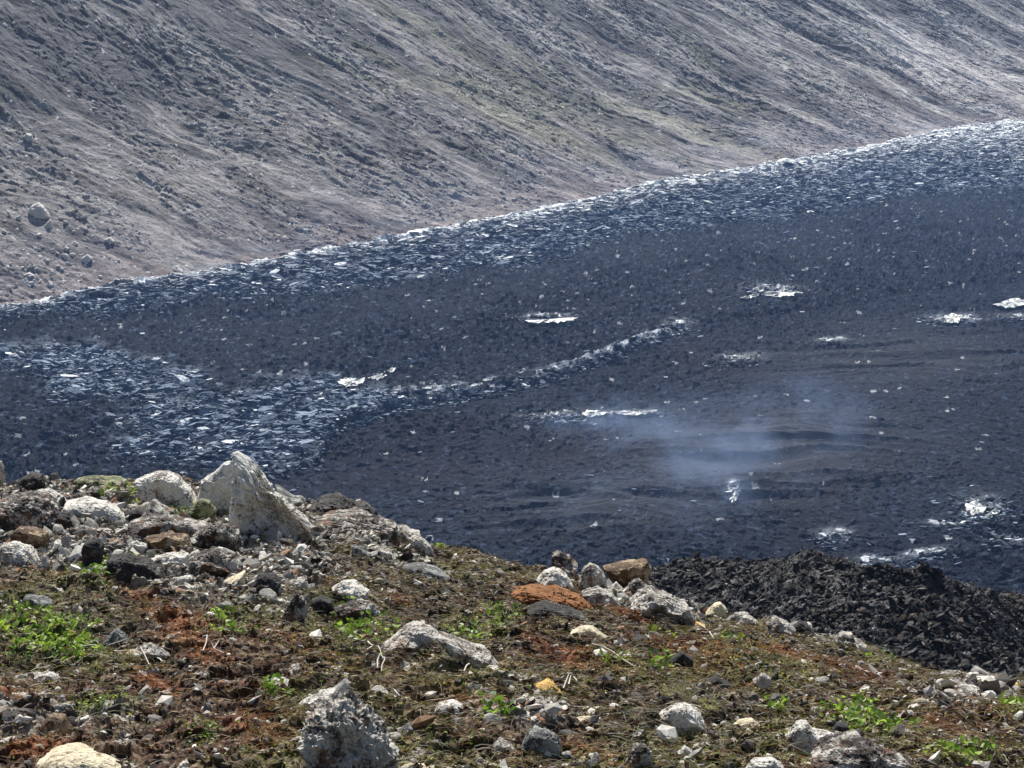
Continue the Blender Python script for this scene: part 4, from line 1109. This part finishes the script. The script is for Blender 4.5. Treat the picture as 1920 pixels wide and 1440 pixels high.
M_TWIG = mat('dead_wood')[0]; M_TWIG.node_tree.nodes['Principled BSDF'].inputs['Base Color'].default_value = (.52, .48, .42, 1)
M_TWIG.node_tree.nodes['Principled BSDF'].inputs['Roughness'].default_value = .8
TW = [([[(690,1218),(700,1232),(710,1240),(716,1252)], [(700,1232),(688,1240)], [(708,1262),(714,1250),(722,1258),(716,1275)], [(716,1255),(740,1256)]], 'white forked dead twig left of the hollow under the curved ledge'),
      ([[(1110,1230),(1150,1238),(1190,1262)], [(1150,1238),(1170,1236)]], 'pale curved root in the brown turf right of the middle'),
      ([[(375,1235),(390,1232),(402,1240),(420,1252)], [(390,1232),(382,1244),(376,1250)], [(402,1240),(412,1234)]], 'bleached antler like twig in the left middle'),
      ([[(215,1255),(235,1240)], [(265,1242),(280,1256),(286,1258)], [(296,1244),(304,1258),(312,1264)]], 'thin bleached twigs scattered on orange turf at the left'),
      ([[(240,1215),(200,1220)], [(150,1215),(170,1222),(186,1232)]], 'bent white twig right of the broad leaved clump'),
      ([[(1310,1190),(1330,1200),(1352,1198)], [(1330,1200),(1338,1208)]], 'small pale twig on the upper turf right of the middle'),
      ([[(1062,1310),(1075,1305),(1082,1316)], [(1066,1318),(1070,1310)], [(1056,1322),(1066,1310)]], 'dark ended twig fan right of the yellow ochre rock'),
      ([[(880,1268),(870,1280),(860,1286)], [(740,1338),(750,1346)], [(735,1310),(760,1312)]], 'thin white twig under the right end of the curved ledge')]
for (br, lab) in TW:
    parts = []; base = None
    for b_ in br:
        pts = []
        for k, (px, py) in enumerate(b_):
            x, y = hit_near(px, py)
            z = float(near_height(np.array([[x]]), np.array([[y]]))[0][0, 0]) + .03
            if base is None: base = np.array([x, y, z])
            pts.append(np.array([x, y, z]) - base)
        pts = [tuple(p) for p in pts]
        if len(pts) > 2:
            pp = []
            for k in range(len(pts) - 1):
                a, b2 = np.array(pts[k]), np.array(pts[k + 1]); pp += [tuple(a), tuple((a + b2) / 2 + np.array([random.uniform(-.006, .006), 0, random.uniform(-.002, .01)]))]
            pts = pp + [pts[-1]]
        parts.append(tube(pts, .0032, .0015, 6))
    V, F = join_t(parts)
    o = obj('dead_twig', mesh_np('dead_twig', V, F, smooth=True), M_TWIG); o.location = tuple(base)
    tag(o, lab, 'twig')

# matted dead grass and roots, and grit: beyond counting
RM_RUB = ground_mat('rubble', 40.0, .35, 1.5, .85, .006, .25)
def near_field(n, rng):
    U = rng.uniform(-.30, .30, n); dc, _ = crest(U)
    yn = 5.2
    Y = np.sqrt(rng.uniform(yn ** 2, (dc + .05) ** 2))
    return U * Y, Y
rng = np.random.default_rng(8)
X, Y = near_field(110000, rng)
B = near_base(X, Y); px, py = proj(X, Y, B)
dn = .5 + .5 * fbm(X / .35, Y / .5, 701, 3)
Z, _, _, inf = near_height(X[:, None], Y[:, None]); stony = inf[-1][:, 0]
k = rng.random(len(X)) < np.clip(.25 + 1.0 * dn - .55 * stony, .05, 1)
P = np.stack([X[k], Y[k], Z[k, 0] + rng.uniform(.0, .012, k.sum())], -1)
om = np.zeros(k.sum())
for (cx, cy, rx, ry, rot) in ORANGES: om = np.maximum(om, blob(px[k], py[k], cx, cy, rx, ry, rot))
V, F, C = blades(P, .06, .0028, rng, [(.56, .44, .28), (.30, .17, .09), (.74, .68, .54), (.20, .085, .04), (.28, .28, .08), (.07, .045, .03)], (-.1, .5), .35, az=np.where(rng.random(len(P)) < .5, rng.normal(-.6, .7, len(P)), rng.uniform(0, 6.28, len(P))), segs=3)
oc = np.repeat(om, 8)[:, None]
C[:, :3] = C[:, :3] * (1 - oc * .7) + np.array([.34, .12, .035])[None] * oc * .7 * (.5 + C[:, 0:1] * 2)
tag(obj('dead_grass', mesh_np('dead_grass', V, F, C), M_GRASS), 'matted dead grass and roots over the brown turf', 'dead grass', kind='stuff')

X, Y = near_field(90000, rng)
B = near_base(X, Y); px, py = proj(X, Y, B)
gm = np.zeros(len(X))
for (cx, cy, rx, ry) in GREENS: gm = np.maximum(gm, blob(px, py, cx, cy + 3, rx * 1.5, ry * 1.8))
mo = sst(-.15, .35, fbm(X / .5, Y / .8, 561, 5, .6)) * .55 + gm * 1.1 + .3 * (fbm(X / .12, Y / .15, 571, 3) > .25)
Z, _, _, inf = near_height(X[:, None], Y[:, None]); stony = inf[-1][:, 0]; Z = Z[:, 0]
k = rng.random(len(X)) < np.clip(mo * (1 - .7 * stony), 0, 1) * .75
P = np.stack([X[k], Y[k], Z[k] + rng.uniform(-.002, .008, k.sum())], -1)
V, F, C = leaves(P, .0095, rng, (.07, .09, .015), (.40, .43, .07), .8)
tag(obj('moss', mesh_np('moss', V, F, C), M_LEAF), 'low moss and tiny leaves creeping over the turf', 'moss', kind='stuff')
X, Y = near_field(30000, rng)
B = near_base(X, Y)
Z, qx, qy, inf = near_height(X[:, None], Y[:, None]); stony = inf[-1][:, 0]; Z = Z[:, 0]
k = rng.random(len(X)) < np.clip((stony - .25) * .42, 0, 1)
X, Y, Z, stony = X[k], Y[k], Z[k], stony[k]
r = np.clip(rng.lognormal(-3.8, .45, len(X)), .012, .05)
chunk_field('rubble', X, Y, Z - r * .15, r, rng, [(.55, .52, .46), (.40, .37, .32), (.20, .18, .16), (.07, .062, .056), (.03, .027, .025), (.22, .12, .07)], RM_RUB, 'jagged broken rock packed between the larger rocks of the near slope', 2, .42, [.20, .18, .15, .18, .19, .10])
X, Y = near_field(34000, rng)
B = near_base(X, Y)
Z, qx, qy, inf = near_height(X[:, None], Y[:, None]); stony = inf[-1][:, 0]; Z = Z[:, 0]
k = rng.random(len(X)) < np.clip(.28 + .8 * stony, 0, 1)
X, Y, Z, stony = X[k], Y[k], Z[k], stony[k]
r = np.clip(rng.lognormal(-4.75, .55, len(X)), .003, .05) * (1 + .5 * stony)
pal = [(.55, .52, .46), (.42, .39, .34), (.26, .24, .22), (.12, .11, .10), (.05, .045, .042), (.28, .15, .08)]
chunk_field('gravel', X, Y, Z - r * .1, r, rng, pal, M_SCAT, 'grit and broken stone chips between the rocks of the near slope', 1, .6, [.20, .18, .17, .17, .18, .10])

# ------------------------------------------------------------------ drifting volcanic gas over the young lava
def smoke(cx, cy, sx, sy, sz, dens, lab, rot=0.0, zc=4.0, nsc=.10):
    X, Y = hit_plane(cx, cy, zc)
    D, F = ico(3)
    o = obj('smoke', mesh_np('smoke', D, F), None)
    o.location = (float(X), float(Y), zc); o.scale = (sx, sy, sz); o.rotation_euler = (0, 0, rot)
    m = bpy.data.materials.new('gas'); m.use_nodes = True; n = m.node_tree.nodes; l = m.node_tree.links; n.clear()
    tc = n.new('ShaderNodeTexCoord'); g = n.new('ShaderNodeTexGradient'); g.gradient_type = 'SPHERICAL'
    l.new(tc.outputs['Object'], g.inputs[0])
    geo = n.new('ShaderNodeNewGeometry')
    t = noise_node(n, l, nsc, 4, .6, geo.outputs['Position'], (1.3, .7, 2.2, .35))
    r = ramp(n, l, t.outputs[0], [(.46, 0.0), (.66, 1.0)])
    pw = n.new('ShaderNodeMath'); pw.operation = 'POWER'; l.new(g.outputs[1], pw.inputs[0]); pw.inputs[1].default_value = 1.3
    mu = n.new('ShaderNodeMath'); mu.operation = 'MULTIPLY'; l.new(pw.outputs[0], mu.inputs[0]); l.new(r.outputs[0], mu.inputs[1])
    m2 = n.new('ShaderNodeMath'); m2.operation = 'MULTIPLY'; l.new(mu.outputs[0], m2.inputs[0]); m2.inputs[1].default_value = dens
    v = n.new('ShaderNodeVolumePrincipled'); v.inputs['Color'].default_value = (.45, .62, 1, 1); v.inputs['Anisotropy'].default_value = .2
    l.new(m2.outputs[0], v.inputs['Density'])
    oo = n.new('ShaderNodeOutputMaterial'); l.new(v.outputs[0], oo.inputs['Volume'])
    o.data.materials.append(m)
    tag(o, lab, 'smoke', kind='stuff')
smoke(1370, 850, 34, 34, 7, .014, 'bluish gas spread wide over the rippled lava', -.2, 4.0, .06)
smoke(1430, 830, 12, 36, 6, .034, 'denser wisp of bluish gas curling toward the white slabs', -.42, 4.0, .13)
smoke(1330, 890, 10, 28, 5, .024, 'second wisp of gas left of the denser one', -.75, 3.0, .13)
smoke(1250, 808, 18, 7, 4, .05, 'faint gas trailing right from the bright streak', .1, 3.5, .13)
smoke(1135, 792, 8, 8, 4, .12, 'bluish gas rising below the bright streak', 0.1, 3.0, .16)
D_, F_ = ico(5)
o = obj('gas', mesh_np('gas', D_, F_), None)
o.location = (70, 330, 2.0); o.scale = (330, 260, 9)
m = bpy.data.materials.new('low_gas'); m.use_nodes = True; n = m.node_tree.nodes; l = m.node_tree.links; n.clear()
v = n.new('ShaderNodeVolumePrincipled'); v.inputs['Color'].default_value = (.20, .42, .95, 1); v.inputs['Density'].default_value = .0011
oo = n.new('ShaderNodeOutputMaterial'); l.new(v.outputs[0], oo.inputs['Volume']); o.data.materials.append(m)
tag(o, 'thin blue volcanic gas hanging low over the lava field', 'gas', kind='stuff')

# ------------------------------------------------------------------ base ground far below everything else, and the air
me = mesh_np('ground', [(-900, -300, -3.2), (900, -300, -3.2), (900, 1100, -3.2), (-900, 1100, -3.2)], [[0, 1, 2, 3]], np.array([[.03, .033, .04, .2]] * 4))
tag(obj('ground', me, M_LAVA), kind='structure')

def box_mesh(name, x0, x1, y0, y1, z0, z1):
    V = [(x0, y0, z0), (x1, y0, z0), (x1, y1, z0), (x0, y1, z0), (x0, y0, z1), (x1, y0, z1), (x1, y1, z1), (x0, y1, z1)]
    F = [[3, 2, 1, 0], [4, 5, 6, 7], [0, 1, 5, 4], [1, 2, 6, 5], [2, 3, 7, 6], [3, 0, 4, 7]]
    return mesh_np(name, V, F)
m = bpy.data.materials.new('haze_air'); m.use_nodes = True
n = m.node_tree.nodes; l = m.node_tree.links; n.clear()
pv = n.new('ShaderNodeVolumePrincipled')
pv.inputs['Color'].default_value = (.42, .60, 1.0, 1)
pv.inputs['Density'].default_value = .00013
pv.inputs['Anisotropy'].default_value = .2
o_ = n.new('ShaderNodeOutputMaterial'); l.new(pv.outputs[0], o_.inputs['Volume'])
tag(obj('haze', box_mesh('haze', -920, 920, -320, 1120, -4.2, 130), m), 'thin blue air filling the valley', 'haze', kind='stuff')
